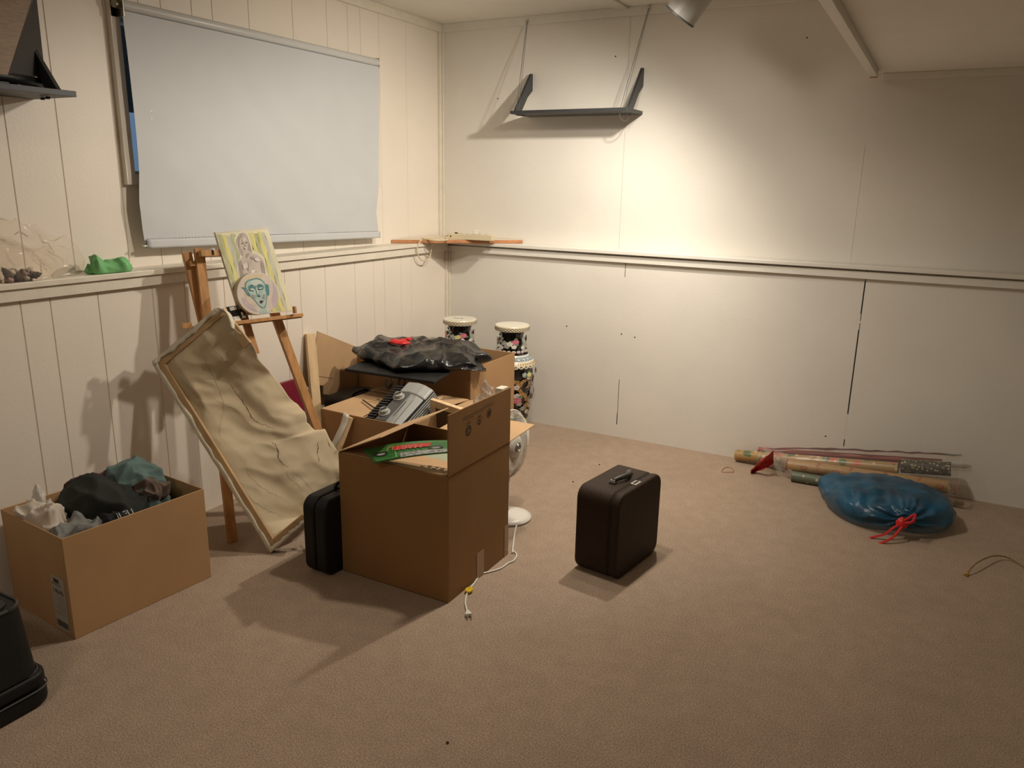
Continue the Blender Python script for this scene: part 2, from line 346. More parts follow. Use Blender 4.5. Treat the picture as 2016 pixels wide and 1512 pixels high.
MB().lathe((-.062, -2.072, 2.0255), [(.0, 0), (.019, 0), (.0205, .004), (.0205, 1.488), (.019, 1.492), (0, 1.492)], 24, (0, 1, 0)).build('roller', mat('roller_white', (.56, .56, .545), .35), t, smooth=True)
b = MB().box((XU+.02, -2.10, 1.985), (XU+.024, -2.076, 2.07)).box((XU+.02, -2.079, 1.985), (-.035, -2.076, 2.055)).lathe((-.062, -2.10, 2.0255), [(.012, 0), (.015, .004), (.015, .028)], 16, (0, 1, 0))
b.build('bracket', mat('bracket_metal', (.30, .28, .22), .25, metal=.9), t)
MB().box((XU+.01, -.578, 1.995), (-.045, -.574, 2.05)).build('bracket', TRIM, t)
c = MB()
for y, z in ((-1.997, 1.664), (-1.999, 1.637)): MB().lathe((XB+.006, y, z), [(.0025, 0), (.0025, .0015)], 8, (1, 0, 0)).build('paint_speck', mat('white_speck', (.9, .9, .85), .4), t)  # white dots put on the fabric for two points of light

# =================================================================== CORNER SHELF WITH POWER STRIP
tri = [(XU+.02, YU-.02), (XU+.002, -.44), (.0, -.40), (.482, .062), (.486, YU-.014)]
m = MB().prism([(x, y, 1.0765) for x, y in ((XU+.028, YU-.036), (XU+.004, -.44), (.482, .064), (.484, YU-.004), (XU+.03, YU-.004))], (0, 0, .019), 0, 1)
tag(m.build('corner_shelf', [WOODO, mat('shelf_laminate', (.74, .66, .50), .35)], loc=(.1, -.1, 1.0765), bevel=.001),
    'triangular board with brown edges lying across the ledge in the room corner', 'shelf')
A_, B_ = V((.117, -.172, 1.0955)), V((.397, -.138, 1.0955)); dx = (B_-A_).normalized(); dy = V((-dx.y, dx.x, 0)); zz = V((0, 0, 1))
t = thing('power_strip', (A_+B_)/2, 'ivory power strip lying on the corner board', 'power strip')
MB().obox((A_+B_)/2 + zz*.017 + dy*.025, dx*.1415, dy*.025, zz*.0165).build('housing', IVORY, t, bevel=.003)
s_ = MB()
for k in range(5):
    c = A_ + dx*(.07+.04*k) + dy*.025 + zz*.0336; s_ = MB()
    for q in (-.006, .006): s_.obox(c+dy*q, dx*.004, dy*.0012, zz*.0006)
    s_.obox(c+dx*.009, dx*.002, dy*.003, zz*.0006).obox(c+dx*.004, dx*.007, dy*.0009, zz*.0004).obox(c, dx*.0009, dy*.006, zz*.0004)
    s_.build('socket', BLACKP, t)
MB().obox(A_+dx*.045+dy*.02+zz*.036, dx*.009, dy*.006, zz*.004).build('switch', BLACKP, t, bevel=.002)
MB().lathe(A_+dx*.018+dy*-.0002+zz*.018, [(.0045, 0), (.0045, .0012)], 12, -dy).build('reset_button', BLACKP, t)
cp = smooth_pts([A_+dy*.02+zz*.02, A_-dx*.05+dy*.012+zz*.014, A_-dx*.11-dy*.03+zz*.005, A_-dx*.125-dy*.09+zz*.006, V((.062, -.305, 1.098)), V((.13, -.300, 1.094)), V((.17, -.262, 1.099)), V((.12, -.20, 1.1)), A_-dx*.03+dy*.03+zz*.006], 10)
MB().tube(cp, .0042, 8).build('power_cord', IVORY, t, smooth=True)
cp = smooth_pts([V((.05, -.345, 1.0995)), V((.038, -.365, 1.07)), V((.034, -.37, 1.03)), V((.04, -.345, .985)), V((.05, -.295, .975)), V((.045, -.255, 1.0)), V((.042, -.235, 1.04)), V((.06, -.25, 1.074))], 10)
MB().tube(cp, .0038, 8).build('power_cord', IVORY, t, smooth=True)
pc = A_ + dx*.165 + dy*.026 + zz*.034
pl = MB().obox(pc+zz*.012, dx*.012, dy*.010, zz*.012).build('plug', WHITEP, t, bevel=.003)
MB().tube([pc+zz*.016+dx*.01, pc+zz*.026+dx*.018, pc+zz*.018+dx*.027, pc+zz*.006+dx*.02], .0025, 6).build('plug_loop', WHITEP, pl)

# =================================================================== HANGING SHELVES
def cheek(mb, x, z0, y_w, s=1):
    """side cheek standing on a shelf end: parallelogram leaning back to the wall (profile in y-z, swept in x)"""
t = thing('wall_shelf', (.85, YU, 1.79), 'charcoal shelf hung by two cords on the back wall', 'shelf', None)
x0, x1, yf, z0, z1 = .509, 1.1904, -.148, 1.7915, 1.808
MB().box((x0, yf, z0), (x1, YU-.001, z1)).build('board', CHAR, t, bevel=.001)
def cheek_prof(x, th): return [(x, yf+.03, z1), (x, yf+.10, z1), (x, YU-.06, z1+.085), (x, YU-.002, z1+.125), (x, YU-.002, z1+.215), (x, YU-.02, z1+.215)]
for x in (x0+.004, x1-.018):
    pr_ = MB().prism([V(p) for p in cheek_prof(x, .014)], (.014, 0, 0)); pr_.build('cheek', CHAR, t, bevel=.001)
for hx, bx in ((.489, x0+.045), (1.197, x1-.03)):
    hk = V((hx, YU-.018, 2.300 if hx < 1 else 2.312)); bt = V((bx-.012, yf+.012, z1))
    MB().tube([hk, hk*.5+bt*.5, bt], .0016, 6).tube([hk+V((.005, 0, 0)), bt+V((.004, .02, 0))], .0012, 5).build('cord', mat('cord_grey', (.10, .10, .10), .7), t)
    lp = [bt + V((.006*math.sin(k), .02-.012*math.cos(k), -.012-.022*math.sin(k/2))) for k in [i*.5 for i in range(12)]]
    if hx > 1:
        lp = smooth_pts([bt+V((-.008, .0, -.01)), bt+V((-.004, .02, -.05)), bt+V((.008, .06, -.062)), bt+V((.014, .10, -.04)), bt+V((.012, .11, -.018))], 6)
        MB().tube(lp, .0016, 6).build('cord', mat('cord_grey', (.1, .1, .1), .7), t)
    else: MB().bar(bt+V((.0, .0, -.022)), bt+V((.02, .06, -.022)), .005, .005).build('clip', BLACKP, t)
    MB().lathe(hk+V((0, .016, .004)), [(.004, 0), (.004, .012), (.008, .014), (.008, .02)], 10, (0, -1, 0)).build('hook', STEEL, t)
t = thing('wall_shelf', (XU, -2.6, 1.67), 'charcoal shelf on the left panelled wall carrying a loudspeaker', 'shelf')
Y1 = -2.408
MB().box((XU, Y1-.72, 1.669), (.135, Y1, 1.687)).build('board', CHAR, t, bevel=.001)
for yy in (Y1-.036, Y1-.66):
    P = [(.095, yy, 1.687), (.035, yy, 1.687), (XU+.05, yy, 1.775), (XU+.001, yy, 1.81), (XU+.001, yy, 1.90), (XU+.025, yy, 1.90)]
    MB().prism(P, (0, .014, 0)).build('cheek', CHAR, t, bevel=.001)
MB().bar((.10, Y1-.07, 1.662), (.02, Y1-.05, 1.662), .005, .004).lathe((.085, Y1-.066, 1.662), [(.006, -.004), (.006, .004)], 10).lathe((.04, Y1-.055, 1.662), [(.006, -.004), (.006, .004)], 10).build('clip', BLACKP, t)
# loudspeaker (wedge cabinet: wood-grain near side, charcoal grille front) on the left shelf
t = thing('loudspeaker', (.0, -2.7, 1.687), 'loudspeaker with woodgrain side and charcoal grille on the left wall shelf', 'speaker')
WG = mat('woodgrain_vinyl', (.235, .145, .075), .5, var=.22, vscale=16, stretch=(2, 2, 18))
ya, yb = -2.74, -2.53
xf = .085; xb = -.03
a0, a1 = at(15, 148, 0, xf), at(66.5, -14, 0, xf); b0, b1 = at(89, 150, 0, xb), at(71, -14, 0, xb)
l0, l1 = V((xf, -2.86, a0.z)), V((xf, -2.86, a1.z)); k0, k1 = V((XU+.02, -2.86, a0.z)), V((XU+.02, -2.86, a1.z)); c0, c1 = V((XU+.02, b0.y+.005, b0.z)), V((XU+.02, b1.y+.005, b1.z))
sp = MB()
sp.poly([l0, a0, a1, l1], 0); sp.poly([a0, b0, b1, a1], 1); sp.poly([b0, c0, c1, b1], 1); sp.poly([k0, l0, l1, k1], 0); sp.poly([c0, k0, k1, c1], 1)
sp.poly([l0, k0, c0, b0, a0], 1); sp.poly([l1, a1, b1, c1, k1], 1)
sp.build('cabinet', [WG, mat('grille_cloth', (.055, .05, .047), .9, var=.15, vscale=120)], t)
g = at(82, 141, 0, xf-.09)
n_ = (b0-a0).cross(V((0, 0, 1))).normalized(); n_ = n_ if n_.x > 0 else -n_; e_ = (b0-a0).normalized()
bd = b0 - e_*.016 + n_*.002 + V((0, 0, .014)); MB().obox(bd, e_*.012, n_*.0015, V((0, 0, .005))).build('badge', mat('badge_gold', (.62, .50, .30), .4), t)
MB().tube([V((xf-.02, -2.86, 1.714)), V((xf-.02, a0.y+.01, 1.714)), V((xb+.005, b0.y-.004, 1.714))], .0165, 14).build('base_roll', BLACKP, t, smooth=True)
for y in (-2.545, -2.8): MB().lathe((.03, y, 1.687), [(.012, 0), (.012, .014)], 14).build('foot', BLACKP, t)

# =================================================================== SPOTLIGHT CAN
t = thing('ceiling_spotlight', LAMP1 + V((.12, 0, .217)), 'grey cylinder spotlight on the ceiling aimed at the left corner', 'spotlight')
ax = V((-.62, .02, -.785)).normalized(); mouth = LAMP1 + ax*.028
R1 = .068
cn = MB().lathe(mouth, [(R1*.93, -.004), (R1*.97, 0), (R1, -.004), (R1, -.02), (R1, -.17), (R1*.95, -.185), (R1*.5, -.19)], 40, ax, cap0=False)
cn.build('housing', LAMPG, t, smooth=False)
MB().lathe(mouth, [(R1*.99, -.0035), (R1*1.025, -.0035), (R1*1.025, .0035), (R1*.99, .0035)], 40, ax, cap0=False, cap1=False).build('rim', mat('rim_dark', (.10, .10, .10), .5), t)
MB().tube([mouth-ax*.11+V((0, 0, .05)), LAMP1+V((.12, 0, .2))], .011, 12).lathe(LAMP1+V((.12, 0, .197)), [(.045, 0), (.045, .02)], 24).build('stem', LAMPG, t, smooth=False)

# =================================================================== THINGS ON THE LEFT LEDGE
tag(heap((-.01, -2.262, 1.0755), .040,   .094, .05, 0, 5, .034, 15, 1.3, .25, 50, 130).build('cleaning_cloth', mat('green_cloth', (.17, .43, .17), .9, var=.22, vscale=14, bump=.1, bscale=400), smooth=True, loc=(.0, -2.262, 1.0755)),
    'crumpled bright green cloth on the left ledge', 'cloth')
t = thing('plastic_bag', (-.02, -2.52, 1.0755), 'clear plastic bag of shells crumpled on the left ledge', 'bag')
heap((-.02, -2.56, 1.0752), .055, .19, .205, 0, 13, .04, 8, .4, .55, 40, 90, p=1.15).build('film', CLEAR, t)
sm = [mat('shell_cream', (.62, .52, .42), .5, var=.2, vscale=40), mat('shell_mauve', (.34, .22, .2), .5, var=.25, vscale=40), mat('shell_dark', (.10, .07, .055), .6)]
t2 = []
for k in range(34):
    y = -2.545 - abs(random.gauss(0, .06)); x = random.uniform(-.055, .02); z = 1.0757 + max(0, random.uniform(-.006, .022)) * (1 if y < -2.54 else .4)
    r = random.uniform(.008, .015); mb = MB()
    A = V((random.uniform(-1, 1), random.uniform(-1, 1), random.uniform(.1, .9))).normalized()
    mb.lathe((x, y, z+r*.8), [(.0005, -r*1.2), (r*.5, -r*.8), (r*.9, -r*.2), (r*.75, .2*r), (r*.6, .5*r), (r*.65, .7*r), (r*.3, 1.1*r), (.0005, 1.5*r)], 9, A, cap0=False, cap1=False)
    tag(mb.build('seashell', sm[k % 3 if k % 5 else 2], smooth=True, loc=(x, y, z)), 'small shell among the pile inside the clear plastic bag', 'shell', 'shells in the clear bag')

# =================================================================== EASEL
CB = at(458, 1068, 2, 0); te = V((.37, .93, 0)).normalized(); ne = V((te.y, -te.x, 0)); cth, sth = math.cos(math.radians(10)), math.sin(math.radians(10))
ue = V((0, 0, 1))*cth - ne*sth; Ne = ne*cth + V((0, 0, 1))*sth
def ep(x, y, d=0): return onplane(x, y, CB+Ne*d, Ne)
t = thing('easel', CB, 'wooden painting easel leaning back against the panelled wall', 'easel')
def epbar(mb, p, q, wd, th, d): mb.bar(ep(*p, d-th/2), ep(*q, d-th/2), wd, th, Ne); return mb
C0 = V((CB.x, CB.y, .0)) - Ne*.0
epbar(MB(), (391, 489), (458, 1066), .036, .024, 0).build('leg', WOOD, t, bevel=.002)
Dq = ep(688, 1020, 0)
dtop, dmid = ep(497, 492, 0), ep(620, 830, 0); dd = (dmid-dtop).normalized(); dbot = dtop + dd*((.004-dtop.z)/dd.z)
MB().bar(dtop-Ne*.012, dbot-Ne*.0, .036, .024, Ne).build('leg', WOOD, t, bevel=.002)
r0, r1 = ep(367, 497, -.035), ep(400, 636, -.035); rd = (r1-r0).normalized()
MB().bar(r0, r0+rd*.62, .034, .02, Ne).build('leg', WOOD, t, bevel=.002)
m0, m1 = ep(443, 505, .018), ep(489, 650, .018); md = (m1-m0).normalized()
MB().bar(m0-md*.02, m1+md*.1, .028, .018, Ne).build('mast', WOOD, t, bevel=.002)
MB().bar(ep(392, 500, .012), ep(500, 497, .012), .024, .046, Ne).build('crossbar', WOOD, t, bevel=.002)
MB().bar(ep(372, 520, -.02), ep(392, 518, -.02), .02, .03, Ne).build('hinge_block', WOOD, t, bevel=.001)
cl = ep(419, 497, .030)
MB().obox(cl, te*.010, ue*.016, Ne*.002).obox(cl+Ne*.004+ue*.004, te*.004, ue*.012, Ne*.002).build('clip', mat('clip_metal', (.62, .60, .56), .35, metal=.3), t, bevel=.001)
MB().obox(cl+Ne*.0045-te*.001, te*.0035, ue*.009, Ne*.003).build('clip_slot', GAP, t)
tl, tr = ep(378, 644, .075), ep(594, 618, .075)
MB().bar(tl-ue*.004, tr-ue*.004, .014, .030, Ne).build('tray_lip', WOOD, t, bevel=.001)
tl2, tr2 = ep(366, 641, .012), ep(586, 614, .012)
off = (ep(480, 632, .012)-ep(480, 632, .09))
tw = (tr-tl); MB().hexa([tl-ue*.016, tr-ue*.016, tr-Ne*.075-ue*.016, tl-Ne*.075-ue*.016], [tl-ue*.010, tr-ue*.010, tr-Ne*.075-ue*.010, tl-Ne*.075-ue*.010]).build('tray', WOOD, t)
eb = ep(367, 641, .085); MB().obox(eb, te*.018, ue*.010, Ne*.01).build('tray_end', WOOD, t, bevel=.001)
eb = ep(580, 610, .10); MB().obox(eb, te*.004, ue*.014, Ne*.012).build('tray_end', WOOD, t, bevel=.001)
trayz = lambda s, d: tl + tw*s - Ne*(.09-d) - ue*.010
# small black and white paint tin set on the tray
t = thing('paint_box', trayz(.42, .05), 'small black box with white pans on the easel tray', 'paint box')
P0 = lambda x, y: ep(x, y, .058)
bx = MB(); q = [P0(449, 604), P0(474, 600), P0(487, 625), P0(459, 629)]
bx.prism(q, -Ne*.025); bx.build('case', BLACKP, t)
for a in (((451, 605), (464, 602), (467, 609), (454, 612)), ((458, 624), (470, 622), (473, 627), (462, 629)), ((474, 615), (477, 614), (480, 620), (476, 621)), ((476, 622), (483, 621), (485, 625), (478, 626))):
    MB().prism([ep(*p, .0595) for p in a], -Ne*.002).build('pan', mat('pan_white', (.78, .76, .72), .4), t)
MB().prism([ep(*p, .0595) for p in ((466, 602), (473, 600.5), (477, 607), (470, 609))], -Ne*.002).build('pan', mat('pan_grey', (.2, .2, .2), .4), t)

# =================================================================== PAINTINGS (the brushwork is paint lying on each canvas)
def blob(pts, n=5): return [(p.x, p.y) for p in smooth_pts([(x, y, 0) for x, y in pts]+[(*pts[0], 0)], n)[:-1]]
def pm(n, c, v=.12, s=18, st=None): return mat('paint_'+n, c, .6, var=v, vscale=s, stretch=st, bump=.08, bscale=150)
t = thing('figure_painting', trayz(.6, .045), 'tall canvas painting of a long haired woman on the easel', 'painting')
dF = .042
Q = [ep(423, 457, dF), ep(527, 448, dF), ep(577, 613, dF), ep(473, 622, dF)]
MB().prism(Q, -Ne*.017).build('canvas', PAINTED, t, bevel=.001)
def bil(u, v): a = Q[0].lerp(Q[1], u); b = Q[3].lerp(Q[2], u); return a.lerp(b, v)
pt = MB(); lay = [dF+.0006]
def stroke(pts, m, closed=True, d=None):
    lay[0] += .00012
    pt.poly([ep(x, y, lay[0]) for x, y in pts], m)
ys = [pm('yellow', (.66, .60, .22), .2, 10, (3, 3, .6)), pm('olive', (.46, .46, .25), .2, 10, (3, 3, .6)), pm('greygreen', (.52, .52, .42), .15, 10, (3, 3, .6)), pm('cream', (.72, .67, .46), .1, 10)]
bands = [(.02, .10, 1), (.10, .17, 0), (.17, .26, 2), (.26, .34, 1), (.34, .44, 2), (.44, .60, 3), (.60, .69, 0), (.69, .77, 1), (.77, .84, 0), (.84, .91, 2), (.91, .99, 3)]
pt.poly([bil(.015, .02)+Ne*.0003, bil(.985, .02)+Ne*.0003, bil(.985, .985)+Ne*.0003, bil(.015, .985)+Ne*.0003], 3)
for i, (a, b, m) in enumerate(bands):
    top = .03+.03*((i*37) % 5)/5; n = 14
    L = [bil(a+.012*math.sin(k*1.7+i), top+(.985-top)*k/n)+Ne*.0005 for k in range(n+1)]; Rr = [bil(b+.012*math.sin(k*1.3+i*2), top+(.985-top)*k/n)+Ne*.0005 for k in range(n, -1, -1)]
    pt.poly(L+Rr, m)
halo, hair, skin, shade, lite = 4, 5, 6, 7, 8
stroke(blob([(470, 457), (480, 455), (488, 461), (493, 474), (496, 490), (510, 498), (520, 508), (524, 530), (530, 556), (520, 580), (480, 580), (472, 550), (466, 530), (470, 515), (472, 500), (464, 482), (462, 468)]), halo)
stroke(blob([(471, 460), (479, 458), (486, 463), (490, 474), (494, 488), (496, 498), (484, 506), (475, 503), (469, 488), (464, 474)]), hair)
stroke(blob([(474, 509), (482, 502), (497, 500), (508, 503), (518, 512), (522, 530), (526, 552), (520, 578), (484, 578), (474, 552), (469, 530), (470, 517)]), skin)
stroke(blob([(478, 497), (491, 493), (495, 503), (490, 513), (481, 511)]), skin)
stroke(blob([(472, 472), (478, 466), (485, 467), (489, 476), (489, 488), (484, 497), (478, 495), (472, 485)]), skin)
for p in ([(470, 466), (477, 461), (472, 474), (472, 488), (469, 482)], [(486, 466), (491, 478), (494, 494), (489, 490), (489, 476)], [(470, 520), (474, 512), (478, 530), (480, 560), (475, 550)], [(484, 500), (491, 498), (488, 506), (484, 508)],
          [(513, 512), (520, 522), (523, 548), (517, 540), (514, 525)], [(484, 516), (490, 520), (490, 534), (486, 528)], [(478, 540), (490, 538), (500, 545), (488, 547)], [(503, 534), (513, 538), (518, 552), (506, 548)], [(493, 505), (506, 508), (496, 511)]): stroke(blob(p, 3), shade)
for p in ([(476, 478), (480, 477.5), (480, 479.5), (476, 480)], [(484, 476.5), (487.5, 476), (487.5, 478), (484, 478.5)], [(481.5, 479), (482.3, 486), (481, 487), (484, 487)], [(480, 490), (485, 489.3), (482.5, 491.5)]): stroke(p, 9)
for p in ([(478, 470), (483, 469), (482, 474), (478, 475)], [(478, 520), (486, 517), (488, 526), (480, 530)], [(494, 533), (502, 531), (500, 538), (494, 541)], [(500, 508), (508, 507), (512, 514), (504, 514)], [(480, 486), (483, 490), (484, 486)]): stroke(blob(p, 3), lite)
pt.build('painted_face', ys + [pm('halo', (.72, .67, .52)), pm('hair', (.44, .38, .32), .15, 40, (4, 4, .7)), pm('skin', (.55, .47, .41)), pm('shade', (.36, .29, .25)), pm('lite', (.70, .64, .57)), pm('line', (.2, .16, .14))], t)
# round canvas with a blue-green face
t = thing('face_painting', trayz(.6, .08), 'round canvas painted with a blue green face leaning on the figure painting', 'painting')
dR = .082; c = ep(509, 578.5, dR); e1, e2 = ep(553, 588, dR), ep(506, 536, dR)
rad = ((ep(549, 578, dR)-ep(467, 580, dR)).length)/2; cc = ep(508, 578, dR)
tilt = Ne
MB().lathe(cc, [(rad-.002, -.037), (rad, -.035), (rad, -.001), (rad-.001, 0)], 48, Ne).build('canvas', mat('canvas_edge', (.60, .54, .42), .8), t)
pt = MB(); lay = [dR+.0003]
circ = [(cc + (te*math.cos(a) + ue*math.sin(a))*(rad-.0012) + Ne*.0003) for a in [2*PI*i/48 for i in range(48)]]
pt.poly(circ, 0)
for p, m in (([(485, 545), (500, 540), (520, 541), (510, 550), (492, 556), (478, 566)], 2), ([(535, 552), (545, 570), (548, 590), (540, 606), (535, 590), (538, 570)], 1), ([(476, 585), (488, 592), (500, 606), (508, 614), (494, 610), (480, 597)], 1), ([(482, 574), (490, 588), (502, 602), (492, 598), (483, 586)], 2)): stroke(blob(p, 4), m)
HEAD = [(496, 549), (506, 547.5), (516, 551), (522, 559), (524, 570), (526, 582), (525, 593), (523, 603), (519, 607), (511, 603), (502, 592), (493, 583), (487, 572), (482, 562), (486, 553)]
stroke(blob([(474, 566), (482, 566), (485, 573), (493, 582), (489, 583), (484, 577), (480, 570)], 3), 4)
stroke(blob([(523, 560), (528, 560), (530, 570), (530, 580), (526, 582), (524, 572)], 3), 4)
stroke(blob([(515, 602), (524, 600), (523, 608), (527, 613), (533, 615.5), (513, 617), (512.5, 612), (516, 608)], 3), 3)
stroke(blob(HEAD, 4), 4); stroke(blob([(p[0]+(506-p[0])*.07, p[1]+(578-p[1])*.07) for p in HEAD], 4), 3)
stroke(blob([(498, 552), (508, 551), (516, 556), (511, 561), (500, 561), (492, 558)], 3), 6)
for p in ([(488, 564), (496, 561), (502, 566), (498, 573), (490, 571)], [(505, 563), (513, 560), (519, 564), (518, 569), (509, 571)]): stroke(blob(p, 4), 4)
for p in ([(489, 562.5), (496, 560.2), (500, 562.5), (496, 561.8)], [(505, 562), (511, 559.3), (516.5, 561.5), (511, 561)], [(490, 570.5), (499, 572.6), (499, 574), (491, 572.4)], [(508, 569.5), (518, 568.3), (518, 569.8), (509, 571)]): stroke(p, 5)
for p in ([(492, 569), (498, 567.5), (500, 571), (495, 571.5)], [(509, 567), (515, 565.5), (517, 567.6), (511, 569)]): stroke(blob(p, 3), 6)
stroke([(502, 563), (503.5, 563), (510, 580), (514, 583.5), (510, 585), (507, 583)], 4); stroke([(503.5, 565), (505, 565), (509, 578), (507, 581)], 6)
for p in ([(497, 580), (503, 580), (505, 585), (500, 586)], [(519, 579), (523, 580), (522, 588), (518, 586)]): stroke(blob(p, 3), 7)
stroke([(511, 594), (514, 590.5), (516, 592.5), (518.2, 591), (519, 593), (515.5, 597.5), (513, 596)], 8)
pt.build('painted_face', [pm('lilac_cream', (.66, .58, .50), .08, 20), pm('lilac', (.55, .45, .48), .08, 25), pm('sand', (.68, .56, .38), .08, 25), pm('pale_aqua', (.42, .55, .50), .15, 45), pm('teal', (.09, .24, .24), .2, 60), pm('dark', (.03, .07, .08), .1), pm('aqua_light', (.60, .66, .58), .08), pm('blush', (.44, .36, .34), .1), pm('lips', (.09, .02, .025), .1)], t)

# =================================================================== TORN CANVAS (seen from behind), standing on one corner against the easel
K = V((.5396, -2.0901, 0)); P1 = at(300, 715, 0, .13); P2 = at(428, 607, 0, .325); vc = (P1-K).normalized()
uc = (P2-P1); Wc = uc.length; uc.normalize()
Nc = uc.cross(vc).normalized(); Nc = Nc if Nc.dot(CAM-K) > 0 else -Nc
K = K + V((0, 0, .006)); P1 = P1 + V((0, 0, .003)); Lc = (P1-K).length
t = thing('torn_canvas', K, 'large torn canvas in its stretcher, back side out, standing on one corner by the easel', 'canvas')
def cpt(u, v, d=0): return K + uc*u + vc*v + Nc*d
bw = .036
def sbar(name, a, b, side, m=WOODP): # a,b are (u,v) on the outer line
    A, B = cpt(*a), cpt(*b); d = (B-A).normalized(); s = V(side)
    return MB().obox((A+B)/2 + s*bw/2 - Nc*.010, d*((B-A).length/2), s*bw/2, Nc*.010).build(name, m, t, bevel=.003)
STR = mat('stretcher_wood', (.46, .30, .15), .6, var=.18, vscale=10, bump=.05, bscale=40)
sbar('stretcher_bar', (0, .003), (0, Lc-.003), uc, STR); sbar('stretcher_bar', (.01, Lc), (Wc-.004, Lc), -vc, STR)
sbar('stretcher_bar', (.036, 0), (.19, 0), vc, STR); K_ = K; K = K - Nc*.010; sbar('stretcher_bar', (Wc+.036, Lc*.79), (Wc+.014, Lc-.012), -uc, STR); K = K_
wr = MB()
for a, b, s in (((0, 0), (0, Lc), -uc), ((0, Lc), (Wc, Lc), vc), ((0, 0), (.2, 0), -vc)):
    A, B = cpt(*a), cpt(*b); d = (B-A); nn = 24
    wr.grid(lambda i, j: A + d*i + s*(.0015+.002*nz((i*9, j, s.x), 2, 4)) + Nc*(.0025 - .034*j + .004*nz((i*14, 3, s.y), 1.5, 8)*(1-j)), nn, 3)
    wr.grid(lambda i, j: A + d*i + s*(.0015-.017*j*(1+.6*nz((i*12, s.z, 5), 1.5, 2))) + Nc*(.0035+.001*j), nn, 2)
wr.build('folded_edge', PAINTED, t, smooth=True, thick=.0012)
ac = [onplane(x, y, K+Nc*.012, Nc) for x, y in ((421, 611), (430, 605), (441, 611), (449, 626), (453, 644))]; ac = smooth_pts(ac, 6); na = len(ac)-1
MB().grid(lambda u, v: ac[round(u*na)] + (uc*.4-vc*.9)*(.030*v*(1-.35*u)) + Nc*(.010*math.sin(v*3)-.016*v+.003*nz((u*6, v*4, 2), 1, 3)), na, 6).build('torn_flap', PAINTED, t, smooth=True, thick=.001)
RB = [(0, 427, 612), (.03, 448, 622), (.09, 470, 650), (.15, 500, 668), (.2, 513, 704), (.27, 547, 745), (.33, 580, 790), (.39, 604, 812), (.43, 604, 830), (.47, 622, 850), (.52, 640, 842), (.57, 655, 868), (.62, 673, 888), (.68, 672, 930), (.75, 668, 965), (.81, 640, 985), (.87, 622, 1008), (.93, 603, 1026), (.97, 584, 1020), (1, 575, 1032)]
def fab(i, j):
    v = 1-i; a = cpt(.012, .012+(Lc-.024)*v, -.018); px, py = lerp_list(RB, i); b = onplane(px, py, K-Nc*.016, Nc) if i < .05 else onplane(px, py, K-Nc*.016, Nc).lerp(onplane(px, py, CB+Ne*.07, Ne), min(1, (i-.05)*5)*min(1, max(0, (1-i)*8)))
    p = a.lerp(b, j); U = (p-K).dot(uc); Vv = (p-K).dot(vc); ed = math.sin(min(1, j*1.0)*PI*.5)
    q = V((U*5.5, Vv*4.2, 0)); f = (1-2*abs(nz(q, 1, 21)))*.018 + (1-2*abs(nz(V((U*11+Vv*5, Vv*6-U*4, 2)), 1, 9)))*.009 + nz(V((U*30, Vv*22, 1)), 1, 3)*.003
    fl = max(0, j-.72)/.28
    return p + Nc*(f*min(1, j*5)*min(1, i*14+.1) + .022*ed*math.sin(i*PI) + .035*fl*fl*math.sin(i*9+1)*math.sin(i*PI)) + uc*(.008*nz((i*30, 1, 1), 1, 5)*fl) + vc*(.010*nz((i*26, 4, 1), 1, 6)*fl)
fo = MB().grid(fab, 130, 70); fo.build('cloth', LINEN, t, smooth=True, thick=.0012)
# rips: narrow dark slits and dirt lines lying on the cloth
def fabpx(x, y):                                                    # find the cloth under a pixel
    best = None
    for i in range(0, 66):
        for j in range(0, 45):
            p = FG[i][j]; e = (p[0]-x)**2 + (p[1]-y)**2
            if best is None or e < best[0]: best = (e, i, j)
    return FW[best[1]][best[2]]
FW = [[fab(i/65, j/44) for j in range(45)] for i in range(66)]
def prj(p): d = p-CAM; z = d.dot(_F); return (1008+FPX*d.dot(_R)/z, 756-FPX*d.dot(_U)/z)
FG = [[prj(p) for p in r] for r in FW]
for pts, wd in (([(451, 753), (467, 777), (485, 800), (503, 825), (522, 833), (545, 846)], .0035), ([(420, 780), (450, 800), (478, 812)], .0016), ([(535, 868), (548, 885), (552, 903), (570, 922)], .004), ([(626, 868), (627, 895), (629, 915)], .004),
                ([(645, 862), (655, 884)], .003), ([(548, 905), (570, 935), (585, 950), (600, 970)], .0016), ([(395, 680), (410, 720), (430, 760), (440, 800), (435, 850), (448, 880)], .0014), ([(410, 672), (440, 705), (470, 730), (480, 760)], .0014),
                ([(485, 900), (488, 930), (520, 960), (548, 978), (565, 985)], .0015), ([(530, 820), (548, 826), (570, 838)], .002), ([(460, 640), (480, 662), (500, 690), (512, 705)], .002), ([(350, 735), (370, 760), (400, 790), (425, 800)], .0013), ([(455, 930), (500, 985), (540, 1008), (560, 1016)], .0018), ([(555, 925), (590, 935), (610, 960), (625, 975)], .0018)):
    W = [fabpx(*p) + Nc*.005 for p in pts]; W = smooth_pts(W, 7); n = len(W); rp = MB(); W = [W[i] + (uc*nz((i*.9, wd*500, 1), 1, 4)+vc*nz((i*.9, wd*500, 7), 1, 5))*.006 for i in range(n)]; E_ = []
    for i in range(n-1):
        d = (W[i+1]-W[i]); s = d.cross(Nc).normalized(); k = wd*.75*(.25+.75*math.sin(PI*(i+.5)/(n-1)))*(1+.9*nz((i*2.1, wd*900, 0), 1, 2)); E_.append((W[i]-s*k*.5, W[i]+s*k*.5))
    for e0, e1 in zip(E_, E_[1:]): rp.poly([e0[0], e1[0], e1[1], e0[1]])
    rp.build('rip', mat('rip_dark', (.16, .09, .045), .9) if wd > .003 else mat('crease_dirt', (.30, .215, .125), .9), t)

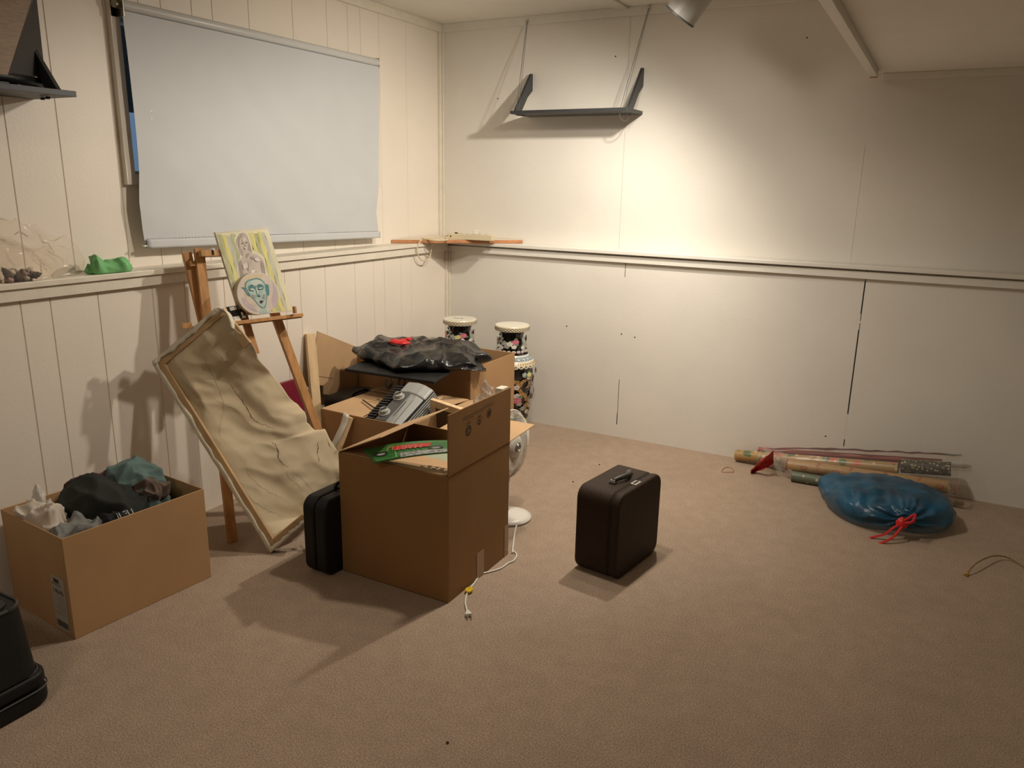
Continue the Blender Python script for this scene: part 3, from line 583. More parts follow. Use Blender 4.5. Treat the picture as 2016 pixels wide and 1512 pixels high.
# =================================================================== CARDBOARD BOXES
def carton(name, x0, x1, y0, y1, z1, label, m, mi, rot=0, th=.004, loc=None):
    """open carton: four wall parts in one shell, straight sides, real board thickness"""
    t = thing(name, loc or ((x0+x1)/2, (y0+y1)/2, 0), label, 'cardboard box')
    b = MB().box((x0, y0, .0), (x1, y1, .004), 1)
    for a, c in (((x0, y0, 0), (x1, y0+th, z1)), ((x0, y1-th, 0), (x1, y1, z1)), ((x0, y0+th, 0), (x0+th, y1-th, z1)), ((x1-th, y0+th, 0), (x1, y1-th, z1))): b.box(a, c, 0)
    b.build('body', [m, mi], t, bevel=.0015); return t
def flap(t, a, b, out, L, ang, m, inset=.0, th=.004, name='flap'):
    """flap hinged on the rim a-b; ang 0 = straight out, 90 = straight up, 180 = folded in"""
    a, b, out = V(a), V(b), V(out).normalized(); d = (b-a).normalized(); r = math.radians(ang)
    v = out*math.cos(r) + V((0, 0, 1))*math.sin(r); nn = d.cross(v).normalized()
    return MB().prism([a+d*.001, b-d*.001, b-d*(inset+.001)+v*L, a+d*(inset+.001)+v*L], nn*th).build(name, m, t, bevel=.001)

# --- big front box
X0, X1, Y0, Y1, Z1 = .871, 1.342, -2.052, -1.622, .470
t = carton('cardboard_box', X0, X1, Y0, Y1, Z1, 'big brown cardboard box with one flap standing up and magazines inside', CARDD, CARDL)
flap(t, (X1-.002, Y0, Z1), (X1-.002, Y1, Z1), (1, 0, 0), .215, 90, CARDD)
flap(t, (X0+.002, Y1, Z1+.001), (X0+.002, Y0, Z1+.001), (-1, 0, 0), .212, 155.6, CARDL)
flap(t, (X1, Y1-.002, Z1), (X0+.15, Y1-.002, Z1), (0, 1, 0), .215, 3, CARDL)
flap(t, (X0+.01, Y0+.006, Z1-.002), (X1-.01, Y0+.006, Z1-.002), (0, -1, 0), .2, 190, CARDL)
ik = MB(); fx = X1-.002+.0043
def fq(y, z, w, h): ik.poly([(fx, y-w/2, z-h/2), (fx, y+w/2, z-h/2), (fx, y+w/2, z+h/2), (fx, y-w/2, z+h/2)])
def ring(y, z, r0, r1, n=28, a0=0, a1=2*PI):
    P = [a0+(a1-a0)*i/n for i in range(n+1)]
    for a, b in zip(P, P[1:]): ik.poly([(fx, y+r0*math.cos(a), z+r0*math.sin(a)), (fx, y+r0*math.cos(b), z+r0*math.sin(b)), (fx, y+r1*math.cos(b), z+r1*math.sin(b)), (fx, y+r1*math.cos(a), z+r1*math.sin(a))])
def fline(y, z, w, h, n, seed):
    rnd = random.Random(seed); p = y-w/2
    while p < y+w/2-.003:
        q = min(y+w/2, p+rnd.uniform(.004, .011)); fq((p+q)/2, z, q-p, h); p = q+.0022
yA, yB, yC = -1.925, -1.853, -1.785
SQ = lambda z: .655+(z-.645)*.66
_fq, _ring = fq, ring
def fq(y, z, w_, h): _fq(y, SQ(z), w_*.8, h*.8)
def ring(y, z, a, b, n=28, a0=0, a1=2*PI): _ring(y, SQ(z), a*.72, b*.72, n, a0, a1)
for yy, zt, sd in ((yA, .640, 1), (yB, .645, 2), (yC, .652, 3)):
    fline(yy, zt, .072, .0035, 8, sd); fline(yy, zt-.012, .066, .0035, 8, sd+9)
fline(yA, .607, .026, .0035, 3, 31); fline(yA, .598, .03, .0035, 3, 32)
ring(yA, .560, .019, .0265); ring(yA, .560, .006, .011, 20, .3, 5.2)
for k in range(3): ring(yA, .560, .012, .016, 8, k*2.1, k*2.1+1.3)
ring(yB, .590, .0215, .024); ring(yB, .578, .006, .012); ring(yB, .600, .004, .009, 20, 0, 3.4); fq(yB, .59, .02, .003)
ring(yC, .600, .0215, .024)
for k in range(4): ring(yC+.009*math.cos(k*PI/2+.8), .600+.010*math.sin(k*PI/2+.8), .0035, .008, 14)
fq(yC, .6, .003, .034); fq(yC, .6, .026, .003)
ik.build('printed_marks', INK, t)
fk = MB(); A_a = V((0, -1, 0))*math.cos(math.radians(190)) + V((0, 0, 1))*math.sin(math.radians(190)); A_o = V((0, Y0+.006, Z1-.002)); A_n = V((0, 0, 1))
for k, (x, d_) in enumerate(((1.20, .05), (1.225, .056), (1.25, .05), (1.275, .058), (1.215, .075), (1.24, .08), (1.265, .078))):
    c_ = A_o + V((x, 0, 0)) + A_a*d_; fk.obox(c_+A_n*.0048, V((.007, 0, 0)), A_a*.003, A_n*.0005); fk.obox(c_+A_n*.0048+V((.005, 0, 0)), V((.0016, 0, 0)), A_a*.008, A_n*.0005)
fk.build('flap_print', INK, t)
MB().box((X1+.0004, -1.86, .001), (X1+.0012, -1.81, .105)).build('tape', mat('packing_tape', (.36, .23, .13), .15), t)
MB().box((X1+.0004, Y1-.03, .0), (X1+.0014, Y1+.001, .13)).build('tape', MATS['packing_tape'], t)

# books and the green board lying in the box
def slab(mb, P, n, th, m=0, m2=None): mb.prism(P, V(n)*th, m, m2)
GREEN = mat('board_green', (.03, .14, .03), .35, var=.12, vscale=20); GREY = mat('board_grey', (.30, .29, .28), .35, var=.35, vscale=30, stretch=(1, 4, 1))
gz = Z1+.016
g0, g1 = at(737, 911, 2, gz-.004), at(713, 884, 2, gz+.004); g3 = at(884, 890, 0, 1.322); g2 = at(884, 861, 0, 1.322); g2 = g2 + (CAM-g2)*-.045; g2.x = 1.322
t = tag(None or thing('picture_magazine', (g0+g2)/2, 'green picture magazine with a red title strip lying across the big open box', 'magazine'), 'green picture magazine with a red title strip lying across the big open box', 'magazine')
def mg(u, v): # u along the long side, v across
    p = g0.lerp(g3, u).lerp(g1.lerp(g2, u), v); return p + V((0, 0, .012*math.sin(u*PI)*(.4+.6*v)))
MB().grid(lambda u, v: mg(u, v), 16, 6).build('cover', [GREEN], t, smooth=True, thick=.004, toff=1)
def mquad(mb, u0, u1, v0, v1, m=0, h=.0012, n=6):
    for k in range(n):
        a, b = u0+(u1-u0)*k/n, u0+(u1-u0)*(k+1)/n; mb.poly([mg(a, v0)+V((0, 0, h)), mg(b, v0)+V((0, 0, h)), mg(b, v1)+V((0, 0, h)), mg(a, v1)+V((0, 0, h))], m)
a = MB(); mquad(a, .36, .99, .02, .30, 0); mquad(a, .04, .30, .06, .09, 1); mquad(a, .30, .32, .06, .5, 1); mquad(a, .05, .97, .62, .63, 1)
rnd = random.Random(4)
for k in range(60):
    u = rnd.uniform(.38, .96); v = rnd.uniform(.05, .27); mquad(a, u, u+rnd.uniform(.006, .02), v, v+rnd.uniform(.02, .05), rnd.choice((2, 2, 1)), .0016, 1)
for uu in (.14, .78):
    P = [mg(uu+.085*math.cos(k*PI/10), .42+.13*math.sin(k*PI/10))+V((0, 0, .0018)) for k in range(20)]; a.poly(P, 2)
    P = [mg(uu+.05*math.cos(k*PI/10), .40+.06*math.sin(k*PI/10))+V((0, 0, .0022)) for k in range(20)]; a.poly(P, 0)
a.build('cover_print', [GREY, mat('board_light_green', (.14, .34, .09), .35), mat('board_dark', (.02, .022, .02), .4)], t)
a = MB(); mquad(a, .30, .70, .52, .78, 0, .0024)
o_ = mg(.60, .60)+V((0, 0, .0034)); text_mesh(a, 'MARTU', mg(.62, .73)+V((0, 0, .0036)), (mg(.40, .73)-mg(.62, .73)).normalized(), (mg(.62, .55)-mg(.62, .73)).normalized(), .040, 1)
a.build('title_strip', [mat('title_red', (.50, .03, .02), .35), mat('title_letters', (.52, .16, .11), .4)], t)
def bookthing(name, x0, x1, y0, y1, z, th, rot, label, mc, mp):
    t = thing(name, ((x0+x1)/2, (y0+y1)/2, z), label, 'book'); c = V(((x0+x1)/2, (y0+y1)/2, z+th/2)); r = math.radians(rot)
    X, Y = V((math.cos(r), math.sin(r), 0)), V((-math.sin(r), math.cos(r), 0)); Z = V((0, 0, 1))
    hx, hy = X*(x1-x0)/2, Y*(y1-y0)/2; q = [c-hy-Z*th/2, c+hy-Z*th/2, c+hy-Z*(th/2-.002), c-hy*.985-Z*(th/2-.002), c-hy*.985+Z*(th/2-.002), c+hy+Z*(th/2-.002), c+hy+Z*th/2, c-hy+Z*th/2]
    MB().prism([p-hx for p in q], hx*2).build('cover', mc, t)
    MB().obox(c, X*((x1-x0)/2-.002), Y*((y1-y0)/2-.002), Z*(th/2-.002)).build('pages', mp, t); return t
PAGES = mat('book_pages', (.50, .42, .30), .8)
bookthing('book', 1.06, 1.325, -1.975, -1.68, .410, .018, 3, 'pale green covered book right under the green magazine in the big box', mat('pale_green_cover', (.38, .42, .30), .5), PAGES)
bookthing('book', 1.05, 1.32, -1.97, -1.67, .387, .022, -2, 'dark covered book below the pale green one in the big box', mat('dark_cover', (.04, .035, .03), .5), PAGES)
bookthing('box_of_books', .89, 1.33, -1.83, -1.64, .005, .38, 0, 'stack of dark folders filling the bottom of the big box', mat('dark_cover', (.04, .035, .03), .5), PAGES)

# --- middle box behind it
U0, U1, W0, W1, ZM = .386, .862, -1.608, -1.135, .446
t = carton('cardboard_box', U0, U1, W0, W1, ZM, 'middle cardboard box holding a grey heater, between the front box and the black bag', CARD, CARDL)
flap(t, (U0+.002, W1, ZM), (U0+.002, W0, ZM), (-1, 0, 0), .235, 181, CARDL)
flap(t, (U1, W1-.002, ZM), (U0, W1-.002, ZM), (0, 1, 0), .13, 176, CARDL)
flap(t, (U1-.002, -1.42, ZM), (U1-.002, W1, ZM), (1, 0, 0), .12, 12, CARDL, .02)
sl = MB(); zt = ZM+.0135
for p, q, wd in ((at(714, 787, 2, zt), at(738, 804, 2, zt), .007), (at(716, 820, 2, zt), at(733, 812, 2, zt), .004)): sl.bar(p, q, wd, .002)
sl.build('slot', GAP, t)
# heater
def heater():
    O = at(785, 800, 1, -1.50); Lx = V((.02, .90, .40)).normalized(); Wx = V((.95, .08, .0)); Wx = (Wx - Lx*Wx.dot(Lx)).normalized(); Nx = Wx.cross(Lx)
    Nx = Nx if Nx.dot(CAM-O) > 0 else -Nx
    t = thing('portable_heater', O, 'grey heater with two round knobs and black ribbed sides in the middle box', 'heater')
    P = lambda a, b, c: O + Wx*a + Lx*b + Nx*c
    hw, hl, hb = .066, .150, .108
    HG = mat('heater_grey', (.25, .25, .235), .45); HD = mat('heater_dark', (.075, .075, .072), .4); HB = BLACKP
    prof = [(-hw, -.10), (-hw, -.012), (-hw+.015, 0), (0, .006), (hw-.03, 0), (hw, -.016), (hw+.036, -.10)]
    MB().prism([P(a, -hb, c) for a, c in prof], Lx*(hl+hb-.06)).build('body', HG, t, bevel=.003)
    cap = MB().prism([P(a, hl-.062, c) for a, c in [(-hw-.004, -.10), (-hw-.004, -.01), (-hw+.014, .004), (0, .011), (hw-.03, .005), (hw+.006, -.012), (hw+.043, -.10)]], Lx*.075)
    cap.build('end_cap', mat('heater_light', (.31, .31, .29), .42), t, bevel=.008, seg=3)
    MB().prism([P(-hw+.018, -hb, .0035), P(hw*.12, -hb, .0072), P(hw*.12, hl-.066, .0072), P(-hw+.018, hl-.066, .0035)], Nx*.0015).build('control_panel', HD, t)
    for k, b in enumerate((.048, -.062)):
        kn = MB().lathe(P(-hw*.46, b, .007), [(.026, 0), (.026, .004), (.021, .006), (.019, .018), (.017, .020)], 28, Nx)
        ko = kn.build('knob', mat('knob_silver', (.40, .40, .37), .4, metal=.2), t, smooth=False)
        MB().obox(P(-hw*.46, b, .029), (Wx*.6+Lx*.8)*.015, (Wx*.8-Lx*.6)*.004, Nx*.004).build('grip', HD, ko, bevel=.001)
    MB().prism([P(hw*.62, -hb, .004), P(hw*.72, -hb, .003), P(hw*.62, hl-.09, .004), P(hw*.3, hl-.075, .007), P(hw*.45, -.02, .0065)], Nx*.0012).build('raised_line', MATS['heater_light'], t)
    tx = MB()
    for k in range(9): tx.obox(P(hw*.30+.0*k, -.06+.011*k, .0075), Wx*.0018, Lx*.004, Nx*.0004)
    tx.build('lettering', HD, t)
    for k in range(14):
        b = -hb+.006+k*.0172
        MB().prism([P(-hw+.006, b, .001), P(-hw-.046, b, -.008), P(-hw-.05, b, -.016), P(-hw, b, -.05)], Lx*.008).build('rib', HB, t)
    sl_ = lambda c: hw - .036*(c+.016)/.084
    MB().prism([P(sl_(-.018)+.0005, -hb+.003, -.018), P(sl_(-.1)+.0005, -hb+.003, -.1), P(sl_(-.1)+.0005, hl+.006, -.1), P(sl_(-.018)+.0005, hl+.006, -.018)], Wx*.008).build('side_panel', HB, t)
    for k in range(9):
        c = -.022-.0088*k; MB().prism([P(sl_(c)+.006, -hb+.005, c), P(sl_(c)+.013, -hb+.005, c-.001), P(sl_(c)+.013, hl+.004, c-.001), P(sl_(c)+.006, hl+.004, c)], -Nx*.0038).build('louvre', HG, t)
heater()
# pale frame poking out of the middle box
fr = [at(846, 786, 1, -1.42), at(912, 808, 1, -1.45)]
t = thing('canvas_frame', V((.92, -1.36, 0)), 'pale wooden frame standing upright between the heater and the flap of the big box', 'frame')
A_, B_ = fr; dn = V((.02, .05, -1)).normalized()*.52; hd = (B_-A_).normalized(); th = hd.cross(dn).normalized()*.024
MB().prism([A_, B_, B_+dn.normalized()*.035, A_+dn.normalized()*.035], th).build('top_rail', WOODP, t, bevel=.001)
MB().prism([A_+dn.normalized()*.035, A_+hd*.035+dn.normalized()*.035, A_+hd*.035+dn, A_+dn], th).build('side_rail', WOODP, t, bevel=.001)
MB().prism([B_-hd*.035+dn.normalized()*.035, B_+dn.normalized()*.035, B_+dn, B_-hd*.035+dn], th).build('side_rail', WOODP, t, bevel=.001)
MB().prism([A_+hd*.03+dn.normalized()*.03, B_-hd*.03+dn.normalized()*.03, B_-hd*.03+dn, A_+hd*.03+dn], th*.1).build('backing', mat('brown_backing', (.10, .055, .025), .8), t)
# stick wrapped with primed canvas leaning on the middle box
t = thing('wrapped_stick', at(668, 905, 1, -1.66), 'pale wood stick wrapped in white canvas leaning on the middle box', 'stick')
a, b = at(687, 820, 1, -1.628), at(655, 905, 1, -1.70); d = (b-a).normalized()
MB().bar(a, a+d*.36, .040, .018, (0, -1, .2)).build('stick', WOODP, t, bevel=.002)
sd = d.cross(V((0, -1, .2))).normalized()
MB().grid(lambda u, v: a - d*.012 + d*(.32*u) + sd*(.026-.034*v*(1-.35*u)-.006*math.sin(u*8)) + V((0, -1, .2)).normalized()*(.011+.006*math.sin(v*3.1)+.004*nz((u*9, v*3, 1), 1, 4)), 20, 6).build('canvas_wrap', mat('primed_white', (.72, .68, .58), .7, var=.06, vscale=14), t, smooth=True, thick=.001)

# --- back box under the black bag
BX0, BX1, BY0, BY1, BZ = .06, .757, -.955, -.50, .543
t = carton('cardboard_box', BX0, BX1, BY0, BY1, BZ, 'back cardboard box under the black bin bag near the vases', CARD, CARDL)
# --- flattened cardboard sheet with a stepped cut, leaning at the wall
t = thing('cardboard_sheet', (.07, -1.12, 0), 'upright flattened cardboard sheet with a stepped cut beside the back box', 'cardboard')
XS = .055
def sx(x, y): return at(x, y, 0, XS)
P = [sx(625, 652), sx(712, 687), sx(712, 800), sx(658, 797), sx(656, 778), sx(637, 776), sx(637, 759), sx(627, 758), sx(627, 742), sx(614, 738)]
cs = MB().prism(P, (-.004, 0, 0)); cs.build('sheet', CARDL, t)
q = [sx(614, 738), sx(656, 745)]
MB().bar(q[0]+V((.001, 0, 0)), q[1]+V((.001, 0, 0)), .003, .001, (1, 0, 0)).build('crease', mat('crease_brown', (.30, .17, .08), .8), t)
lg = MB().prism([V((XS, sx(658, 797).y, 0)), V((XS, -.96, 0)), V((XS, -.96, .35)), V((XS, sx(658, 797).y, sx(658, 797).z))], (-.004, 0, 0)).build('lower_panel', CARDL, t)
# --- black case behind the middle box
t = thing('black_case', (.21, -1.2, 0), 'black upright case between cardboard sheet and middle box', 'case')
MB().prism([(.125, y, z) for y, z in [(-1.165+a, .20+b) for a, b in rrect(.27, .39, .03)]], (.25, 0, 0)).build('body', BLACK, t, bevel=.006)
MB().tube(smooth_pts([(.24, -1.225, .394), (.24, -1.205, .404), (.24, -1.125, .404), (.24, -1.105, .394)], 6), .006, 8).build('handle', BLACKP, t, smooth=True)
# --- maroon board
t = tag(MB().prism([(.075, -1.64, 0), (.075, -1.375, 0), (.04, -1.375, .495), (.04, -1.64, .495)], (.018, 0, 0)).build('maroon_board', mat('maroon_cover', (.20, .012, .03), .5, var=.1, vscale=10), bevel=.002, loc=(.07, -1.5, 0)),
    'maroon board leaning at the panelled wall behind the easel leg', 'board')
# --- pale plank leaning on the wall
pa, pb = at(610, 657, 0, .022), V((.16, -1.375, .0))
tag(MB().bar(pa, pb, .045, .03, (1, -.5, 0)).build('plank', WOODP, bevel=.002, loc=pb), 'pale wooden plank leaning on the panelled wall beside the cardboard sheet', 'plank')
# --- black portfolio lying on the back box
t = thing('portfolio_case', (.55, -1.0, .55), 'flat black portfolio case under the bin bag', 'portfolio')
pz = .556
q = [at(678, 731, 2, pz), at(855, 757, 2, pz), at(934, 706, 2, pz), V((.18, -.66, pz))]
MB().prism(q, (0, 0, .014)).build('case', BLACK, t, bevel=.005)
for x in (766, 791):
    a = at(x-4, 745, 2, pz+.002); MB().tube(smooth_pts([a, a+V((.0, -.008, -.02)), a+V((.012, -.01, -.04)), a+V((.03, -.008, -.02)), a+V((.03, .0, 0))], 6), .006, 8).build('handle', BLACK, t, smooth=True)
# --- bin bag
t = thing('bin_bag', (.55, -1.0, .57), 'shiny black bin bag with a red drawstring on top of the back box', 'bag')
heap((.49, -1.0, .571), .38, .28, .075, math.radians(-8), 31, .036, 5.5, .6, .25, 70, 190, p=2.4, sharp=2).build('film', GBAG, t, smooth=True)
tp = MB().grid(lambda u, v: at(930, 700, 2, .585).lerp(at(957, 727, 2, .585), u)*(1) + (at(905, 735, 2, .585)-at(930, 700, 2, .585))*v*(1-u*.93) + V((0, 0, .012*nz((u*5, v*5, 2), 1.5, 3)+.02*(1-u))), 14, 10)
tp.build('loose_corner', GBAG, t, smooth=True, thick=.002)
def ribbon(mb, pts, wd, up=(0, 0, 1), tw=0):
    W = smooth_pts(pts, 8); n = len(W)
    for i in range(n-1):
        def e(k): d = (W[min(k+1, n-1)]-W[max(k-1, 0)]).normalized(); s = d.cross(V(up)).normalized(); s = s*math.cos(tw*k/n)+V(up)*math.sin(tw*k/n); return W[k]-s*wd/2, W[k]+s*wd/2
        a, b = e(i), e(i+1); mb.poly([a[0], b[0], b[1], a[1]])
z = .655
rb = MB(); r0 = at(765, 685, 2, z)
rb2 = heap(at(786, 677, 2, z-.012), .062, .034, .022, .1, 8, .008, 30, .2, .35, 14, 40); rb2.build('drawstring', REDP, t, smooth=True)
heap(at(806, 671, 2, z-.008), .024, .016, .016, .3, 9, .006, 40, .2, .35, 12, 30).build('drawstring', REDP, t, smooth=True)

# =================================================================== VASES
def on_lathe(prof, c, a, z, lift=.0008):
    for (r0, z0), (r1, z1) in zip(prof, prof[1:]):
        if z0 <= z <= z1 and z1 > z0: r = r0+(r1-r0)*(z-z0)/(z1-z0); break
    else: r = prof[-1][0]
    return V((c.x+(r+lift)*math.cos(a), c.y+(r+lift)*math.sin(a), c.z+z)), r
def vase(cx, cy, label, seed):
    rnd = random.Random(seed); c = V((cx, cy, 0)); t = thing('floor_vase', c, label, 'vase', 'pair of tall enamelled vases')
    raw = [(.070, 0), (.078, .004), (.078, .012), (.072, .03), (.078, .08), (.096, .17), (.114, .27), (.1235, .345), (.122, .385), (.112, .425), (.094, .452), (.074, .468), (.0665, .478), (.062, .505), (.0595, .545), (.0615, .575), (.070, .597), (.083, .611), (.096, .616)]
    pr3 = smooth_pts([(r, 0, z) for r, z in raw], 4); prof = [(max(.001, p.x), p.z) for p in pr3]
    for i in range(1, len(prof)): prof[i] = (prof[i][0], max(prof[i][1], prof[i-1][1]+1e-5))
    BK = mat('vase_black', (.010, .009, .010), .16, coat=.5); CR = mat('vase_cream', (.74, .66, .48), .3); GO = mat('vase_gold', (.45, .255, .09), .3, var=.2, vscale=60); WH = mat('vase_white', (.68, .66, .60), .3)
    PK = mat('vase_pink', (.62, .17, .24), .3, var=.25, vscale=90); RD = mat('vase_red', (.50, .06, .06), .3); YE = mat('vase_yellow', (.66, .60, .26), .3); BL = mat('vase_bluegrey', (.26, .33, .36), .3, var=.3, vscale=140); GR = mat('vase_green', (.13, .25, .14), .3, var=.2, vscale=60); OR = mat('vase_orange', (.60, .27, .12), .3); GY = mat('vase_greyflower', (.33, .36, .34), .3, var=.25, vscale=80); BR = mat('vase_brown', (.055, .025, .01), .35)
    M = [BK, CR, GO, WH, PK, RD, YE, BL, GR, OR, GY, BR]
    b = MB(); b.lathe(c, prof, 56)
    ang0 = math.atan2(CAM.y-cy, CAM.x-cx); lift = [.0006]
    def S(a, z): return on_lathe(prof, c, a, z, lift[0])[0]
    def patch(a, z, pts, m):                                        # pts in metres around (a, z)
        lift[0] += .000012; r = on_lathe(prof, c, a, z)[1]; b.poly([S(a+x/r, min(.612, max(.002, z+y))) for x, y in pts], m)
    def disc(a, z, rx, ry, m, n=10, wob=0, rot=0): patch(a, z, [((rx*(1+wob*math.cos(5*q)))*math.cos(q+rot), (ry*(1+wob*math.cos(5*q)))*math.sin(q+rot)) for q in [2*PI*k/n for k in range(n)]], m)
    def blossom(a, z, s, m, mc=6, k=5):
        r = on_lathe(prof, c, a, z)[1]
        for i in range(k): q = 2*PI*i/k+rnd.random()*.2; disc(a+s*.62*math.cos(q)/r, z+s*.62*math.sin(q), s*.5, s*.5, m, 9)
        disc(a, z, s*.32, s*.32, mc, 8)
    def peony(a, z, s, m=4):
        r = on_lathe(prof, c, a, z)[1]
        for i in range(4): q = rnd.random()*6; disc(a+s*1.25*math.cos(q)/r, z+s*1.2*math.sin(q), s*.5, s*.35, 8, 8)
        for i in range(7): q = 2*PI*i/7; disc(a+s*.6*math.cos(q)/r, z+s*.6*math.sin(q), s*.48, s*.42, m, 9)
        disc(a, z, s*.6, s*.55, m, 12)
        for i in range(3): disc(a+s*.1*(i-1)/r, z-s*.12*i+s*.1, s*(.5-.13*i), s*.06, 3, 8)
        disc(a, z-s*.05, s*.18, s*.14, 5, 8)
    def swirl(a, z, s, flip=1, m=2):                                # a scroll of the gold dragon body
        pts = []; r = on_lathe(prof, c, a, z)[1]
        for k in range(30):
            q = k/29; th = q*4.6; R = s*(1-.62*q); pts.append((flip*R*math.cos(th), R*1.15*math.sin(th)+s*.3*q))
        for k in range(29):
            (x0, y0), (x1, y1) = pts[k], pts[k+1]; L = math.hypot(x1-x0, y1-y0) or 1; nx, ny = -(y1-y0)/L, (x1-x0)/L; w0 = s*.27*(1-.55*k/29)
            patch(a, z, [(x0-nx*w0, y0-ny*w0), (x1-nx*w0, y1-ny*w0), (x1+nx*w0, y1+ny*w0), (x0+nx*w0, y0+ny*w0)], m)
        for k in range(2, 28, 3): x0, y0 = pts[k]; disc(a+x0/r, z+y0, s*.05, s*.09, 11, 6)
        for k in range(4): q = rnd.random()*6.28; x0, y0 = flip*s*1.15*math.cos(q), s*1.2*math.sin(q); patch(a, z, [(x0, y0), (x0+s*.3, y0+s*.12), (x0+s*.08, y0+s*.22), (x0-s*.2, y0+s*.3)], m)
    def band(z0, z1, m, n=56):
        lift[0] += .000012
        for i in range(n): a, q = 2*PI*i/n, 2*PI*(i+1)/n; b.poly([S(a, z0), S(q, z0), S(q, z1), S(a, z1)], m)
    def scallops(z, s, n, m, up=1, mc=11):
        for i in range(n):
            a = 2*PI*i/n; disc(a, z, s, s*.9, m, 12); disc(a, z-.2*s*up, s*.55, s*.5, mc, 9); disc(a, z-.35*s*up, s*.22, s*.25, m, 6)
    # body pattern, all the way round
    n = 13
    for i in range(n):
        a = ang0 + 2*PI*(i+.5*rnd.random())/n
        swirl(a, rnd.uniform(.10, .33), rnd.uniform(.030, .046), rnd.choice((-1, 1)))
    for i in range(11): a = ang0+2*PI*(i+.3)/11; swirl(a, .255+.06*math.sin(i*2.2), .040, (-1)**i)
    for i in range(9): a = ang0+2*PI*(i+.5)/9; swirl(a, .12+.04*math.sin(i*1.7), .034, -(-1)**i)
    for i in range(54):
        a = rnd.random()*6.28; z = rnd.uniform(.05, .40); k = rnd.choice((3, 3, 10, 9, 3, 10)); blossom(a, z, rnd.uniform(.010, .016), k, rnd.choice((6, 5, 10)))
    for i in range(5): peony(ang0+.30+2*PI*i/5, .225+.012*(i % 2), .021)
    for i in range(7): peony(ang0-.12+2*PI*i/7, .375, .0135, (5, 6, 9)[i % 3])
    for i in range(6): blossom(ang0+.25+2*PI*i/6, .085, .022, 6, 6, 6); blossom(ang0+.5+2*PI*i/6, .07, .016, 10)
    # neck
    for i in range(4): peony(ang0+.25+2*PI*i/4, .555, .015); blossom(ang0+.15+2*PI*i/4, .528, .011, 3); blossom(ang0-.55+2*PI*i/4, .548, .013, 10); blossom(ang0-.35+2*PI*i/4, .530, .012, 10, 4); blossom(ang0+.85+2*PI*i/4, .575, .010, 10); blossom(ang0-.75+2*PI*i/4, .522, .010, 3)
    for i in range(4): blossom(ang0-.15+2*PI*i/4, .545, .013, 6 if seed == 2 else 3)
    scallops(.499, .0085, 20, 3, 1, 4)
    band(.470, .4785, 3); band(.448, .470, 7); band(.4475, .4495, 3); band(.424, .448, 1)
    scallops(.4225, .0125, 28, 1); 
    for i in range(56): disc(2*PI*i/56, .436, .003, .006, 2, 6)
    for i in range(44): disc(2*PI*i/44, .459, .0055, .004, 3 if i % 2 else 10, 7)
    band(.0, .02, 1)
    b.build('body', M, t, smooth=True)
    rim = MB(); rim.lathe(c, [(.093, .612), (.0985, .6145), (.0990, .617), (.0990, .638), (.0965, .6425), (.0, .6425)], 56, cap0=False, cap1=False, mf=lambda i: 0)
    lift[0] = 0; prr = [(.0993, .612), (.0993, .640)]
    for i in range(30):
        a = 2*PI*i/30
        for (s, m) in ((.0092, 1), (.0058, 2), (.003, 0)):
            rim.poly([on_lathe(prr, c, a+s*math.cos(q)/.099, .626+s*.95*math.sin(q), .0003+.0001*m)[0] for q in [2*PI*k/10 for k in range(10)]], m)
    rim.build('rim', [CR, BR, CR], t)
    MB().lathe(c, [(.0955, .6424), (.0955, .6432)], 48).build('top', mat('vase_top', (.78, .74, .63), .35), t)
    return t
vase(.600, -.245, 'black vase with gold dragons and pink flowers standing free by the back wall', 1)
tv = vase(.247, -.245, 'black floral vase in the room corner, half behind the bin bag', 2)
mk = MB()
for p, q in (((-.02, -.01), (.01, .012)), ((.01, .012), (.02, -.004)), ((-.045, .004), (-.02, -.01))): mk.bar(V((.247, -.245, .6436))+V((p[0], p[1], 0)), V((.247, -.245, .6436))+V((q[0], q[1], 0)), .004, .0006)
mk.build('scuff_mark', GAP, tv)

# =================================================================== DESK FAN BEHIND THE BIG BOX
FC = V((1.19, -1.315, 0)); FZ = .335
t = thing('desk_fan', FC, 'white desk fan standing behind the big box with its cord on the carpet', 'fan')
MB().lathe(FC+V((-.01, .0, 0)), [(.092, 0), (.098, .004), (.097, .012), (.075, .022), (.04, .030), (.02, .034)], 40).build('base', WHITEP, t, smooth=True)
MB().lathe(FC+V((-.03, 0, 0)), [(.018, .03), (.015, .10), (.014, .26)], 20).build('stand', WHITEP, t, smooth=True)
FA = V((1, -.04, 0)).normalized(); hc = V((FC.x-.02, FC.y, FZ))
MB().lathe(hc-FA*.12, [(.03, 0), (.045, .01), (.05, .06), (.04, .075)], 24, FA).build('motor_housing', WHITEP, t, smooth=True)
MB().lathe(hc+FA*.026, [(.052, 0), (.052, .006), (.046, .014), (.03, .020), (.001, .022)], 36, FA, cap0=False, cap1=False).build('hub_cap', mat('fan_hub', (.56, .53, .46), .4), t, smooth=True)
bg = MB(); bc = hc+FA*.0485; By = FA.cross(V((0, 0, 1))).normalized(); Bz = V((0, 0, 1))
bg.lathe(bc, [(.021, 0), (.021, .0015)], 24, FA)
for a0 in (0, PI): bg.tube([bc+FA*.002+(By*math.cos(a0+k*.55)+Bz*math.sin(a0+k*.55))*(.004+.0022*k) for k in range(6)], .0016, 5, 1)
bg.tube([bc+FA*.002+(By*math.cos(k*.42)+Bz*math.sin(k*.42))*.0185 for k in range(16)], .0012, 5, 1)
bg.build('badge', [mat('badge_dark', (.06, .06, .06), .4), mat('badge_silver', (.5, .5, .48), .3, metal=.6)], t)
RG = .152; cage = MB(); wire = mat('fan_wire', (.66, .63, .56), .35)
